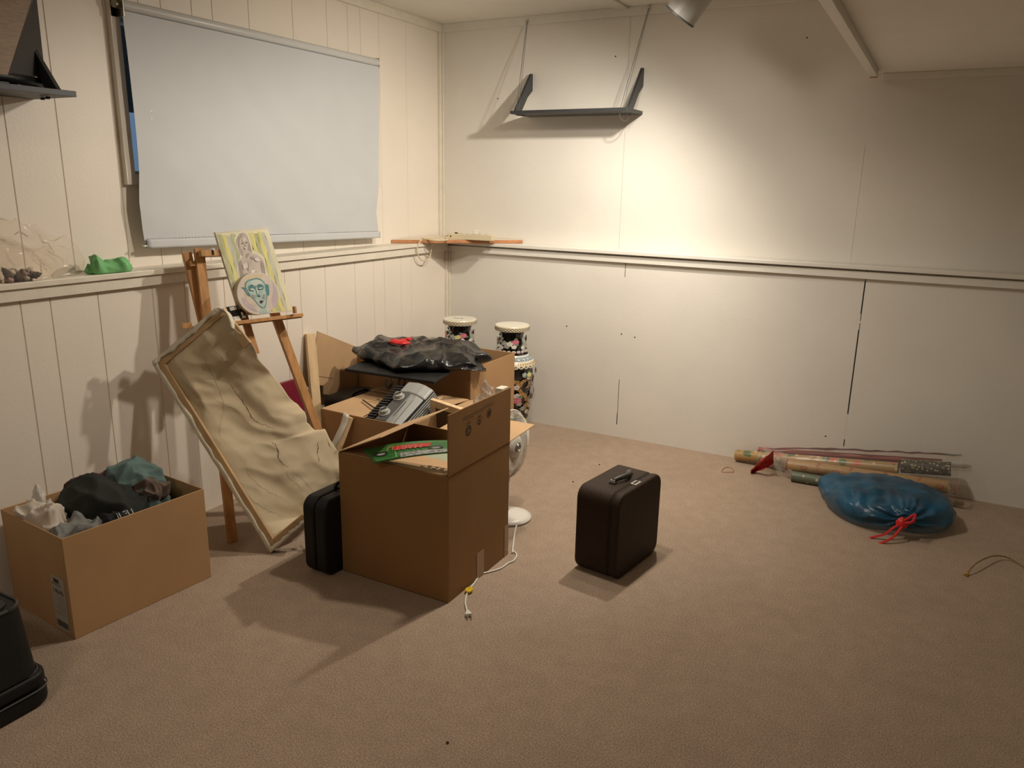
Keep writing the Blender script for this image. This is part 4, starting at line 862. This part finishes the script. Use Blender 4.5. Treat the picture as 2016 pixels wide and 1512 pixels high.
def cring(off, r, rw): cage.tube([hc+FA*off+(By*math.cos(q)+Bz*math.sin(q))*r for q in [2*PI*k/48 for k in range(49)]], rw, 6, 0, False)
cring(0, RG, .0042); cring(.035, .10, .0015); cring(-.045, .10, .0015)
for k in range(84):
    q = 2*PI*k/84; d = By*math.cos(q)+Bz*math.sin(q)
    cage.tube([hc+FA*.034+d*.05, hc+FA*.037+d*.10, hc+FA*.026+d*.135, hc+d*RG], .0011, 4, 0, False)
    cage.tube([hc-FA*.05+d*.045, hc-FA*.05+d*.10, hc-FA*.034+d*.138, hc+d*RG], .0011, 4, 0, False)
cage.build('cage', wire, t)
MB().obox(hc-Bz*(RG+.008), FA*.006, By*.010, Bz*.010).build('cage_clip', WHITEP, t, bevel=.002)
for k in range(3):
    q0 = k*2*PI/3+.4
    def bl(u, v, q0=q0): r = .03+.095*u; q = q0+(v-.5)*(1.5-.3*u)*(1 if u > .02 else 1); return hc + (By*math.cos(q)+Bz*math.sin(q))*r + FA*(.018*(v-.5)*(.4+u)*1.6)
    MB().grid(bl, 8, 10).build('blade', mat('blade_grey', (.40, .38, .34), .4), t, smooth=True, thick=.0015)
def fl(x, y, z=.004): return at(x, y, 2, z)
cp = smooth_pts([FC+V((.06, -.06, .006)), V((1.28, -1.45, .005)), V((1.352, -1.600, .005))]+[fl(*p) for p in ((1010, 1084), (1017, 1092), (1012, 1103), (1000, 1109), (985, 1119), (962, 1126), (945, 1131), (938, 1142), (930, 1153), (925, 1160), (919, 1170), (916, 1185), (918, 1197), (920, 1204))], 8)
MB().tube(cp, .0034, 8).build('power_cord', WHITEP, t, smooth=True)
tg = fl(923.5, 1163, .006); d = (fl(917, 1172)-fl(930, 1153)).normalized(); sd = V((-d.y, d.x, 0))
YT = mat('tag_yellow', (.66, .44, .015), .35, var=.15, vscale=60)
MB().prism([tg+d*.018*math.cos(q)+sd*.0135*math.sin(q) for q in [2*PI*k/20 for k in range(20)]], (0, 0, .007)).build('cord_tag', YT, t, bevel=.001)
p0, p1 = fl(920, 1203, .008), fl(925, 1217, .008); d = (p1-p0).normalized(); sd = V((-d.y, d.x, 0))
pg = MB().hexa([p0-sd*.004-Bz*.006, p0+sd*.004-Bz*.006, p0+d*.026+sd*.012-Bz*.006, p0+d*.026-sd*.012-Bz*.006], [p0-sd*.004+Bz*.006, p0+sd*.004+Bz*.006, p0+d*.026+sd*.012+Bz*.006, p0+d*.026-sd*.012+Bz*.006])
po = pg.build('plug', WHITEP, t, bevel=.002)
for k in (-1, 1): MB().obox(p0+d*.035+sd*.0065*k, d*.010, sd*.0010, Bz*.0035).build('prong', mat('prong_metal', (.55, .52, .46), .3, metal=.7), po)

# =================================================================== BLACK HARD CASE between canvas and big box
t = thing('black_hard_case', (.805, -2.07, 0), 'slim black hard case standing on edge against the left side of the big box', 'case')
n0 = V((.868, -2.075, 0)); Lx = V((-.10, .30, 0)).normalized(); Tx = V((Lx.y, -Lx.x, 0)); 
c0 = V((.815, -2.10, 0)); ln = .36; hh = .30
prof = [(a+ln/2, b+hh/2) for a, b in rrect(ln, hh, .045)]
Lx = V((.03, 1, 0)).normalized(); Tx = V((-Lx.y, Lx.x, 0))
MB().prism([V((.866, -2.135, .002)) + Lx*a + V((0, 0, b)) for a, b in prof], Tx*.050).build('lid', BLACK, t, bevel=.010, seg=3)
MB().prism([V((.866, -2.135, .002)) + Tx*.053 + Lx*a + V((0, 0, b)) for a, b in prof], Tx*.055).build('base', BLACK, t, bevel=.010, seg=3)
hp = V((.866, -2.135, 0)) + Tx*.052
MB().tube(smooth_pts([hp+Lx*.12+V((0, 0, .30)), hp+Lx*.13+V((0, 0, .322)), hp+Lx*.23+V((0, 0, .322)), hp+Lx*.24+V((0, 0, .30))], 6), .007, 8).build('handle', BLACKP, t, smooth=True)
tag(MB().bar(at(604, 1086, 2, .004), at(612, 1030, 2, .10), .012, .010, (0, 0, 1)).build('wood_offcut', mat('pinkish_wood', (.42, .24, .16), .6, var=.1), bevel=.001, loc=at(604, 1086, 2, 0)), 'small reddish wood strip standing between the torn canvas and the black case', 'wood strip')

# =================================================================== CLOTHES BOX
t0 = thing('cardboard_box', (.27, -2.58, 0), 'cardboard box heaped with clothes by the left wall', 'cardboard box')
nA, nB = V((.447, -2.829, 0)), V((.489, -2.333, 0)); ex = (nB-nA).normalized(); ey = V((-ex.y, ex.x, 0)); dp = .385; hz = .347; ln = (nB-nA).length
def cb(a, b, z): return nA + ex*a + ey*b + V((0, 0, z))
b = MB(); th = .0045
def cwall(a0, b0, a1, b1): b.hexa([cb(a0, b0, 0), cb(a1, b0, 0), cb(a1, b1, 0), cb(a0, b1, 0)], [cb(a0, b0, hz), cb(a1, b0, hz), cb(a1, b1, hz), cb(a0, b1, hz)])
cwall(0, 0, ln, th); cwall(0, dp-th, ln, dp); cwall(0, th, th, dp-th); cwall(ln-th, th, ln, dp-th)
b.hexa([cb(th, th, 0), cb(ln-th, th, 0), cb(ln-th, dp-th, 0), cb(th, dp-th, 0)], [cb(th, th, .004), cb(ln-th, th, .004), cb(ln-th, dp-th, .004), cb(th, dp-th, .004)])
b.build('body', CARD, t0, bevel=.002)
lb = MB(); nl = -ex*.0008
def lq(y0, y1, z0, z1, m, d=1.0): lb.poly([cb(0, y0, z0)+nl*d, cb(0, y1, z0)+nl*d, cb(0, y1, z1)+nl*d, cb(0, y0, z1)+nl*d], m)
lq(.022, .105, .012, .200, 0); lq(.055, .085, .178, .192, 1, 1.6); lq(.045, .100, .172, .1735, 1, 1.6); lq(.045, .100, .168, .1692, 1, 1.6)
text_mesh(lb, '14646', cb(0, .099, .140)+nl*1.6, -ey, (0, 0, 1), .0265, 1)
for k in range(7): lq(.03, .098-.012*(k % 3), .128-.010*k, .1295-.010*k, 2, 1.6)
rnd = random.Random(3); y = .03
while y < .098: wd = rnd.uniform(.001, .003); lq(y, y+wd, .022, .044, 1, 1.6); y += wd+rnd.uniform(.001, .003)
lb.build('shipping_label', [mat('label_paper', (.40, .36, .30), .6), INK, mat('label_grey', (.2, .17, .14), .6)], t0)
for k in range(3):
    q = MB().poly([cb(0, .15+.06*k, .285-.008*k)+nl, cb(0, .19+.06*k, .285-.008*k)+nl, cb(0, .19+.06*k, .305-.008*k)+nl, cb(0, .15+.06*k, .305-.008*k)+nl])
CLO = dict(jacket=mat('jacket_dark', (.014, .016, .013), .9, var=.25, vscale=12, bump=.2, bscale=250), teal=mat('teal_cloth', (.10, .16, .15), .9, var=.2, vscale=14, bump=.15, bscale=250), grey=mat('heather_grey', (.19, .19, .18), .95, var=.15, vscale=60, bump=.15, bscale=300),
           white=mat('white_cotton', (.62, .54, .46), .85, var=.1, vscale=12, bump=.1, bscale=300), navy=mat('navy_cloth', (.010, .011, .016), .9), blue=mat('blue_cloth', (.008, .03, .10), .8), wine=mat('wine_cloth', (.06, .03, .035), .9), brown=mat('taupe_cloth', (.13, .09, .07), .9))
def inbox(v):
    d = v-nA; a, b_ = d.dot(ex), d.dot(ey); m = .0065 if v.z < hz+.012 else -.012
    a = min(ln-m, max(m, a)); b_ = min(dp-m, max(m, b_)); return cb(a, b_, v.z)
def ch(name, a, b_, z, ra, rb_, h, rot, seed, m, label, cat, fold=.02, ff=9, fdir=.6, rn=.2, p=2.2, n=46, seg=130):
    c = cb(a, b_, z); o = heap(c, ra, rb_, h, math.atan2(ex.y, ex.x)+rot, seed, fold, ff, fdir, rn, n, seg, p, clip=inbox).build(name, m, smooth=True, loc=c); return tag(o, label, cat)
ch('folded_clothes', .25, .19, .02, .235, .18, .235, 0, 3, CLO['navy'], 'dark clothes filling the bottom of the clothes box', 'clothes', .03, rn=.03)
ch('teal_garment', .375, .225, .215, .105, .135, .225, .1, 14, CLO['teal'], 'grey green garment rising at the far end of the clothes box', 'garment', .03, 9, 1.2, .12, 1.7)
ch('jacket', .275, .20, .21, .165, .14, .20, -.25, 22, CLO['jacket'], 'big dark green jacket heaped on top of the clothes box', 'jacket', .045, 6, .9, .2, 1.7)
ch('taupe_scarf', .385, .16, .31, .055, .07, .085, 0, 41, CLO['brown'], 'taupe cloth tucked between the jacket and the grey green garment', 'cloth', .03, 18)
ch('wine_cloth', .25, .29, .30, .09, .06, .10, 0, 44, CLO['wine'], 'dark wine cloth showing behind the jacket', 'cloth', .03, 18)
gs = ch('grey_sweatshirt', .115, .085, .22, .125, .095, .115, .1, 37, CLO['grey'], 'heather grey sweatshirt at the near corner of the clothes box', 'sweatshirt', .04, 12, 1.9, .12)
ns = ch('navy_shirt', .215, .065, .23, .085, .055, .105, .1, 51, CLO['navy'], 'navy shirt with white lettering beside the grey sweatshirt', 'shirt', .025, 14, .2, .12)
ch('white_cloth', .055, .25, .235, .065, .11, .145, .2, 61, CLO['white'], 'crumpled white cotton top at the left end of the clothes box', 'top', .05, 14, .4, .25)
ch('blue_cloth', .155, .245, .26, .03, .03, .10, 0, 71, CLO['blue'], 'small bright blue cloth peeking out beside the white top', 'cloth', .012, 20)
tag(heap(cb(.078, .285, .345), .022, .045, .085, 1.2, 81, .012, 26, .3, .3, 20, 40, p=1.2).build('tissue_bag', mat('thin_white_film', (.62, .58, .52), .5, alpha=.75), smooth=True, loc=cb(.078, .285, .345)), 'thin white plastic bag standing up behind the white top', 'bag')
lt = MB(); X = ex; Y = (V((0, 0, 1))*.75+ey*.66).normalized()
text_mesh(lt, 'ILFU', cb(.195, .028, .333), X, Y, .030, 0)
text_mesh(lt, 'LRS', cb(.205, .012, .322), X, Y, .026, 0)
lo = lt.build('lettering', mat('shirt_print', (.45, .43, .40), .7), ns)

# =================================================================== SUITCASE
A = V((1.7947, -1.6156, 0)); Bq = V((1.6149, -1.5902, 0)); Cq = V((1.8436, -1.2925, 0))
lx = (Cq-A); LEN = lx.length+.012; lx.normalize(); tx = V((-lx.y, lx.x, 0)); TH = .183; SH = .338; Z = V((0, 0, 1)); A = A - lx*.006
t = thing('suitcase', A + lx*LEN/2 + tx*TH/2, 'small dark brown hard suitcase standing alone on the carpet', 'suitcase')
out = [(a+LEN/2, b+SH/2) for a, b in rrect(LEN, SH, .048, 8)]
def sp_(a, b, c): return A + lx*a + tx*c + Z*b
MB().prism([sp_(a, b, .036) for a, b in out], tx*(TH-.036)).build('shell', BROWNV, t, bevel=.012, seg=4, smooth=False)
MB().prism([sp_(a, b, .0) for a, b in out], tx*.0335).build('lid', BROWNV, t, bevel=.010, seg=4)
MB().prism([sp_(LEN/2+(a-LEN/2)*.985, SH/2+(b-SH/2)*.985, .030) for a, b in out], tx*.008).build('seam', GAP, t)
hd = smooth_pts([sp_(LEN/2-.062, SH+.003, .088), sp_(LEN/2-.055, SH+.014, .084), sp_(LEN/2, SH+.020, .066), sp_(LEN/2+.055, SH+.014, .084), sp_(LEN/2+.062, SH+.003, .088)], 8)
MB().tube(hd, [.006+.004*math.sin(PI*k/(len(hd)-1)) for k in range(len(hd))], 10).build('handle', mat('handle_grey', (.035, .033, .03), .4), t, smooth=True)
for k in (-1, 1): MB().obox(sp_(LEN/2+.064*k, SH+.004, .089), lx*.009, tx*.012, Z*.005).lathe(sp_(LEN/2+.064*k, SH+.009, .089)-tx*.010, [(.0065, 0), (.0065, .02)], 12, tx).build('handle_mount', mat('nickel_dull', (.28, .26, .23), .35, metal=.8), t, bevel=.001)
la = MB().obox(sp_(LEN/2-.004, SH+.001, .024), lx*.022, tx*.0125, Z*.0016).build('latch', mat('latch_nickel', (.50, .48, .43), .4, metal=.5), t, bevel=.001)
for k in (-1, 0, 1): MB().obox(sp_(LEN/2-.004+.012*k, SH+.003, .024), lx*.0038, tx*.005, Z*.0008).build('dial', GAP, la)

# =================================================================== WRAPPING PAPER ROLLS AND THE BLUE BAG
def paper(name, base, accents, sc_=18.):
    if name in MATS: return MATS[name]
    m = mat(name, base, .35); nt = m.node_tree; b = nt.nodes['Principled BSDF']; last = None
    tc = nt.nodes.new('ShaderNodeTexCoord')
    prev = None
    for i, (col, s_, lo) in enumerate(accents):
        v = nt.nodes.new('ShaderNodeTexVoronoi'); v.inputs['Scale'].default_value = s_; nt.links.new(tc.outputs['Object'], v.inputs['Vector'])
        r = nt.nodes.new('ShaderNodeMath'); r.operation = 'LESS_THAN'; r.inputs[1].default_value = lo; nt.links.new(v.outputs['Distance'], r.inputs[0])
        mx = nt.nodes.new('ShaderNodeMixRGB'); nt.links.new(r.outputs[0], mx.inputs[0]); mx.inputs[2].default_value = (*col, 1)
        if prev: nt.links.new(prev.outputs[0], mx.inputs[1])
        else: mx.inputs[1].default_value = (*base, 1)
        prev = mx
    nt.links.new(prev.outputs[0], b.inputs['Base Color']); return m
GOLDP = paper('paper_gold_floral', (.37, .235, .085), [((.10, .14, .06), 16, .30), ((.55, .10, .07), 11, .22), ((.62, .50, .34), 21, .20)])
GLIT = paper('paper_dark_glitter', (.045, .038, .022), [((.42, .38, .24), 70, .32), ((.20, .17, .08), 40, .3)])
TANP = mat('paper_tan', (.40, .245, .10), .4); SAGE = paper('paper_sage_dots', (.13, .15, .10), [((.45, .42, .32), 24, .16)]); REDF = mat('paper_red', (.30, .05, .035), .4)
OVAL = mat('paper_oval', (.55, .33, .17), .4, var=.15, vscale=30); OVAL2 = mat('paper_oval_red', (.42, .12, .06), .4)
def roll(p, q, r, m, label, deco=None):
    p, q = V(p), V(q); t = thing('wrapping_paper_roll', (p+q)/2, label, 'wrapping paper', 'wrapping paper rolls in the clear bag'); d = (q-p).normalized(); L = (q-p).length
    MB().lathe(p, [(r*.82, .001), (r, 0), (r, L), (r*.82, L-.001)], 28, d, cap0=False, cap1=False).build('paper', m, t, smooth=False)
    MB().lathe(p, [(r*.66, .003), (r*.82, .0015), (r*.82, L-.0015), (r*.66, L-.003), (r*.66, .003)], 24, d, cap0=False, cap1=False).build('core', CARDL, t)
    if deco: deco(t, p, d, L, r)
    return t
fy = lambda x, y, Y: at(x, y, 1, Y)
zf = .003
roll((1.872, -.048, .033), (2.65, -.105, .127), .029, GOLDP, 'gold floral wrapping paper roll on top, sticking out of the clear bag')
roll((1.98, -.016, .072), (2.83, -.018, .168), .014, REDF, 'plain red wrapping paper roll behind the gold floral one')
roll((2.66, -.093, .140), (2.868, -.096, .165), .034, GLIT, 'short dark glittery wrapping paper roll at the right end of the clear bag')
def ovals(t, p, d, L, r):
    b = MB(); fwd = (CAM-p); fwd = (fwd - d*fwd.dot(d)).normalized(); up = d.cross(fwd); n_ov = 5
    for k in range(n_ov):
        u = L*(.10+.21*k)
        for rx, ry, m, e in ((.052, .95, 0, .0004), (.018, .4, 1, .0007)):
            P = []
            for i in range(20): q = 2*PI*i/20; al_ = ry*math.sin(q)*.9+.15; P.append(p + d*(u+rx*math.cos(q)+(.01 if m else 0)) + (fwd*math.cos(al_)+up*math.sin(al_))*(r+e))
            b.poly(P, m)
        for q in (-1, 1):
            P = []
            b.poly([p+d*(u+q*.072+w_)+(fwd*math.cos(a_)+up*math.sin(a_))*(r+.0005) for a_, w_ in [(-1.2+.2*i, .004+.004*math.sin(i*1.3)) for i in range(13)]] + [p+d*(u+q*.072-w_)+(fwd*math.cos(a_)+up*math.sin(a_))*(r+.0005) for a_, w_ in [(1.2-.2*i, .004+.004*math.sin(i*1.7)) for i in range(13)]], 1)
    b.build('oval_print', [OVAL, OVAL2], t)
roll((2.155, -.155, .066), (2.865, -.150, .093), .031, TANP, 'tan wrapping paper roll printed with ovals, in front of the gold one', ovals)
roll((2.185, -.199, .027), (2.855, -.176, .028), .026, SAGE, 'sage green dotted wrapping paper roll lying lowest on the carpet')
t = thing('clear_gift_wrap_bag', (2.4, -.1, 0), 'clear plastic bag around the wrapping paper rolls', 'bag')
fm = MB()
def film(u, v):
    x = 2.00+.905*u; th = v*PI*1.9-.35; cy, cz = -.098, .062+.055*u
    ry = .095*(1-.45*math.exp(-u*7)); rz = (.064+.062*u)*(1-.5*math.exp(-u*9)); k = 1+.05*nz((u*14, v*8, 2), 1.2, 7)
    return (x, cy+ry*k*math.cos(th+.9), max(.002, cz+rz*k*math.sin(th+.9)))
fm.grid(film, 40, 40).build('film', CLEAR, t, smooth=True)
tl_ = MB().grid(lambda u, v: at(1478+45*u, 930-30*u-(10+20*u)*(v-.5)*1.0, 1, -.20+.02*math.sin(v*5)+.01*math.sin(u*8)) + V((0, 0, .012*nz((u*5, v*4, 3), 1.5, 2))), 14, 10)
tl_.build('red_header', mat('header_red', (.42, .03, .025), .3, var=.2, vscale=30), t, smooth=True, thick=.001)
MB().grid(lambda u, v: at(1500+30*u+45*v, 880+55*u+12*v, 1, -.14-.04*u+.02*math.sin(v*6)), 12, 12).build('gathered_end', SMOKE, t, smooth=True)
MB().prism([at(x, y, 1, -.165) for x, y in ((1545, 928), (1562, 905), (1561, 930), (1552, 934))], (0, .004, 0)).build('paper_insert', mat('insert_white', (.55, .50, .44), .5), t)
t = thing('blue_bag', (2.64, -.42, 0), 'translucent blue plastic bag tied with red ribbon at the right of the carpet', 'bag')
BLUE = mat('blue_film', (.014, .10, .19), .33, var=.45, vscale=9, alpha=.70, bump=.3, bscale=20)
KN = V((2.70, -.625, .080))
def blue():
    mb = MB(); c = V((2.63, -.42, 0)); n, seg = 34, 110; rings = []
    for i in range(n+1):
        t_ = i/n; ring = []
        for j in range(seg):
            a = 2*PI*j/seg; ca, sa = math.cos(a), math.sin(a)
            R = 1+.07*nz((ca*1.6, sa*1.6, 4), 1, 3) + .24*math.exp(-((a-2.75)/.26)**2)
            th_ = -.55+t_*(PI/2+.55); rr = max(0, math.cos(th_))**.62; z = .132*(math.sin(th_)+.5227)/1.5227
            p = c + V((.262*ca*rr*R, .225*sa*rr*R, z))
            g = math.exp(-((p-KN).length/.11)**2); an = math.atan2(p.x-KN.x, p.z-KN.z+.02)
            p = p.lerp(KN, g*.42) + V((0, -1, .3))*(.011*math.sin(an*15+3*nz(p,6,2))*math.exp(-((p-KN).length/.22)**2))*min(1, t_*5)
            f = (1-2*abs(nz((p.x*7, p.y*7, p.z*9), 1, 12)))*.013 + (1-2*abs(nz((p.x*16, p.y*13, p.z*15), 1, 15)))*.010
            p += V((ca*.5, sa*.5, 1))*f*min(1, t_*4); p.z = max(.001, p.z); ring.append(p)
        rings.append(ring)
    vs = [p for r in rings for p in r]; fs = [(i*seg+j, i*seg+(j+1) % seg, (i+1)*seg+(j+1) % seg, (i+1)*seg+j) for i in range(n) for j in range(seg)]
    fs.append(tuple(range(n*seg, (n+1)*seg))); mb.add(vs, fs); return mb
blue().build('film', BLUE, t, smooth=True)
KP = KN + V((0, -.035, -.005))
kn = MB(); 
heap(KP-V((0, 0, .018)), .022, .018, .04, 0, 5, .008, 40, .2, .3, 12, 30).build('knot', REDP, t, smooth=True)
rb = MB(); ribbon(rb, [KP, KP+V((-.03, -.02, -.02)), KP+V((-.06, -.04, -.05)), KP+V((-.11, -.055, -.074)), KP+V((-.075, -.085, -.076)), KP+V((-.03, -.06, -.05)), KP+V((0, -.02, -.01))], .011, (0, -.4, 1))
rb.build('ribbon', REDP, t, smooth=True, thick=.001)
rb = MB(); ribbon(rb, [KP+V((.0, -.0, .0)), KP+V((.02, -.01, .03)), KP+V((.04, .0, .045)), KP+V((.035, -.018, .02)), KP+V((.0, -.012, .0))], .012, (0, -1, .2)); rb.build('ribbon', REDP, t, smooth=True, thick=.001)
heap(V((2.63, -.41, .004)), .20, .16, .12, .4, 77, .02, 8, .3, .2, 24, 60).build('contents', mat('dark_contents', (.03, .035, .03), .9, var=.3, vscale=8), t, smooth=True)

# =================================================================== SMALL THINGS ON THE CARPET
rbp = [fl(1433+12*math.cos(q), 926+5*math.sin(q)+1.5*math.cos(q*2), .0025) for q in [2*PI*k/24 for k in range(25)]]
tag(MB().tube(rbp, .0013, 6, 0, False).build('rubber_band', mat('band_red', (.45, .12, .07), .5), smooth=True, loc=fl(1433, 926, 0)), 'thin red rubber band on the carpet near the back wall', 'rubber band')
e0, e1 = V((3.02, -.86, .004)), fl(1903, 1130, .006)
t = thing('coaxial_cable', fl(1903, 1130, 0), 'tan coaxial cable curling onto the carpet at the right edge', 'cable')
P = [fl(1905.5, 1127, .010), fl(1911, 1119, .022), fl(1922, 1109, .03), fl(1940, 1099, .03), fl(1961, 1094, .022), fl(1985, 1098, .012), fl(2012, 1113, .005), fl(2060, 1150, .005)]
MB().tube(smooth_pts(P, 8), .0033, 8).build('cable', mat('cable_tan', (.30, .19, .09), .5), t, smooth=True)
a = fl(1905.5, 1127, .010); d = (fl(1901, 1132, .005)-a).normalized()
MB().lathe(a-d*.004, [(.0035, 0), (.0055, .002), (.0055, .012), (.0045, .013), (.0045, .016), (.0065, .017), (.0065, .026), (.001, .026)], 14, d, cap1=False).build('connector', BRASS, t)
for i, (x, y) in enumerate(((1180, 915), (1128, 949), (881, 1463))):
    tag(MB().lathe(fl(x, y, 0), [(.004, 0), (.0045, .002), (.002, .0045)], 8).build('lint_speck', mat('lint_dark', (.06, .03, .02), .9), loc=fl(x, y, 0)), ('dark lint speck on the carpet behind the suitcase', 'dark lint speck on the carpet left of the suitcase', 'dark lint speck on the open carpet in front')[i], 'lint')

# =================================================================== CLEAR WRAP AND WHITE CARTON by the vases
t = tag(heap(V((1.150, -1.475, .4815)), .048, .040, .155, .5, 91, .03, 16, .6, .4, 30, 70, p=1.2).build('film_wrap', SMOKE, smooth=True, loc=(1.150, -1.475, .4815)), 'crumpled hazy plastic wrap behind the standing flap of the big box, before the vases', 'plastic wrap')
# =================================================================== BLACK LUGGAGE at the lower left
t = thing('soft_case', (.47, -3.22, 0), 'black soft zip case lying flat at the left edge, under the black upright bag', 'case')
q = [(.46+a, -3.24+b, 0) for a, b in rrect(.425, .42, .05)]
MB().prism([V(p)+V((0, 0, .002)) for p in q], (0, 0, .05)).build('bottom', BLACK, t, bevel=.012, seg=3)
MB().prism([V(p)+V((-.003, 0, .055)) for p in q], (0, 0, .042)).build('lid', BLACK, t, bevel=.012, seg=3)
zp = [(.46+a, -3.24+b, .0535) for a, b in rrect(.428, .423, .05)]
MB().tube(zp+[zp[0]], .0022, 6, 0, False).build('zip', mat('zip_grey', (.12, .12, .12), .35, metal=.4), t)
MB().tube([(p[0]-.002, p[1], .098) for p in [(.46+a, -3.24+b) for a, b in rrect(.40, .395, .045)]], .003, 6).build('piping', mat('piping_grey', (.05, .05, .05), .4), t)
pl = MB().obox((.676, -3.19, .066), (.001, 0, 0), (0, .014, 0), (0, 0, .004)).build('zip_pull', mat('zip_steel', (.5, .5, .5), .3, metal=.7), t)
t = thing('upright_bag', (.48, -3.2, .1), 'black boxy bag with a piped lid standing on the soft zip case', 'bag')
b0 = [V((.485+a, -3.215+b, .099)) for a, b in rrect(.36, .335, .05)]; b1 = [V((.462+a, -3.21+b, .288)) for a, b in rrect(.315, .325, .045)]
k = len(b0); MB().add(b0+b1, [tuple(range(k-1, -1, -1)), tuple(range(k, 2*k))]+[(i, (i+1) % k, k+(i+1) % k, k+i) for i in range(k)]).build('body', BLACK, t, bevel=.004)
pp = [p+V((0, 0, .001)) for p in b1]
MB().tube(pp+[pp[0]], .0045, 8, 0, False).build('piping', mat('piping_shine', (.03, .03, .03), .25), t)
MB().prism([V((.462+a, -3.21+b, .289)) for a, b in rrect(.27, .28, .035)], (0, 0, .003)).build('lid_panel', BLACKP, t, bevel=.001)
MB().tube(smooth_pts([(.40, -3.12, .29), (.40, -3.14, .315), (.40, -3.28, .315), (.40, -3.30, .29)], 6), .007, 8).build('handle', BLACKP, t, smooth=True)
# crumpled white paper corner behind the standing flap
wc = [at(975, 764, 1, -1.5), at(989, 766, 1, -1.5)]
tag(MB().prism([V((wc[0].x-.004, -1.5, .484)), wc[0], wc[1], V((wc[1].x, -1.5, .484))], (0, .05, 0)).build('white_carton', mat('carton_white', (.62, .57, .46), .6), bevel=.001, loc=at(980, 798, 1, -1.5)), 'white carton edge showing above the standing flap next to the vase', 'carton')
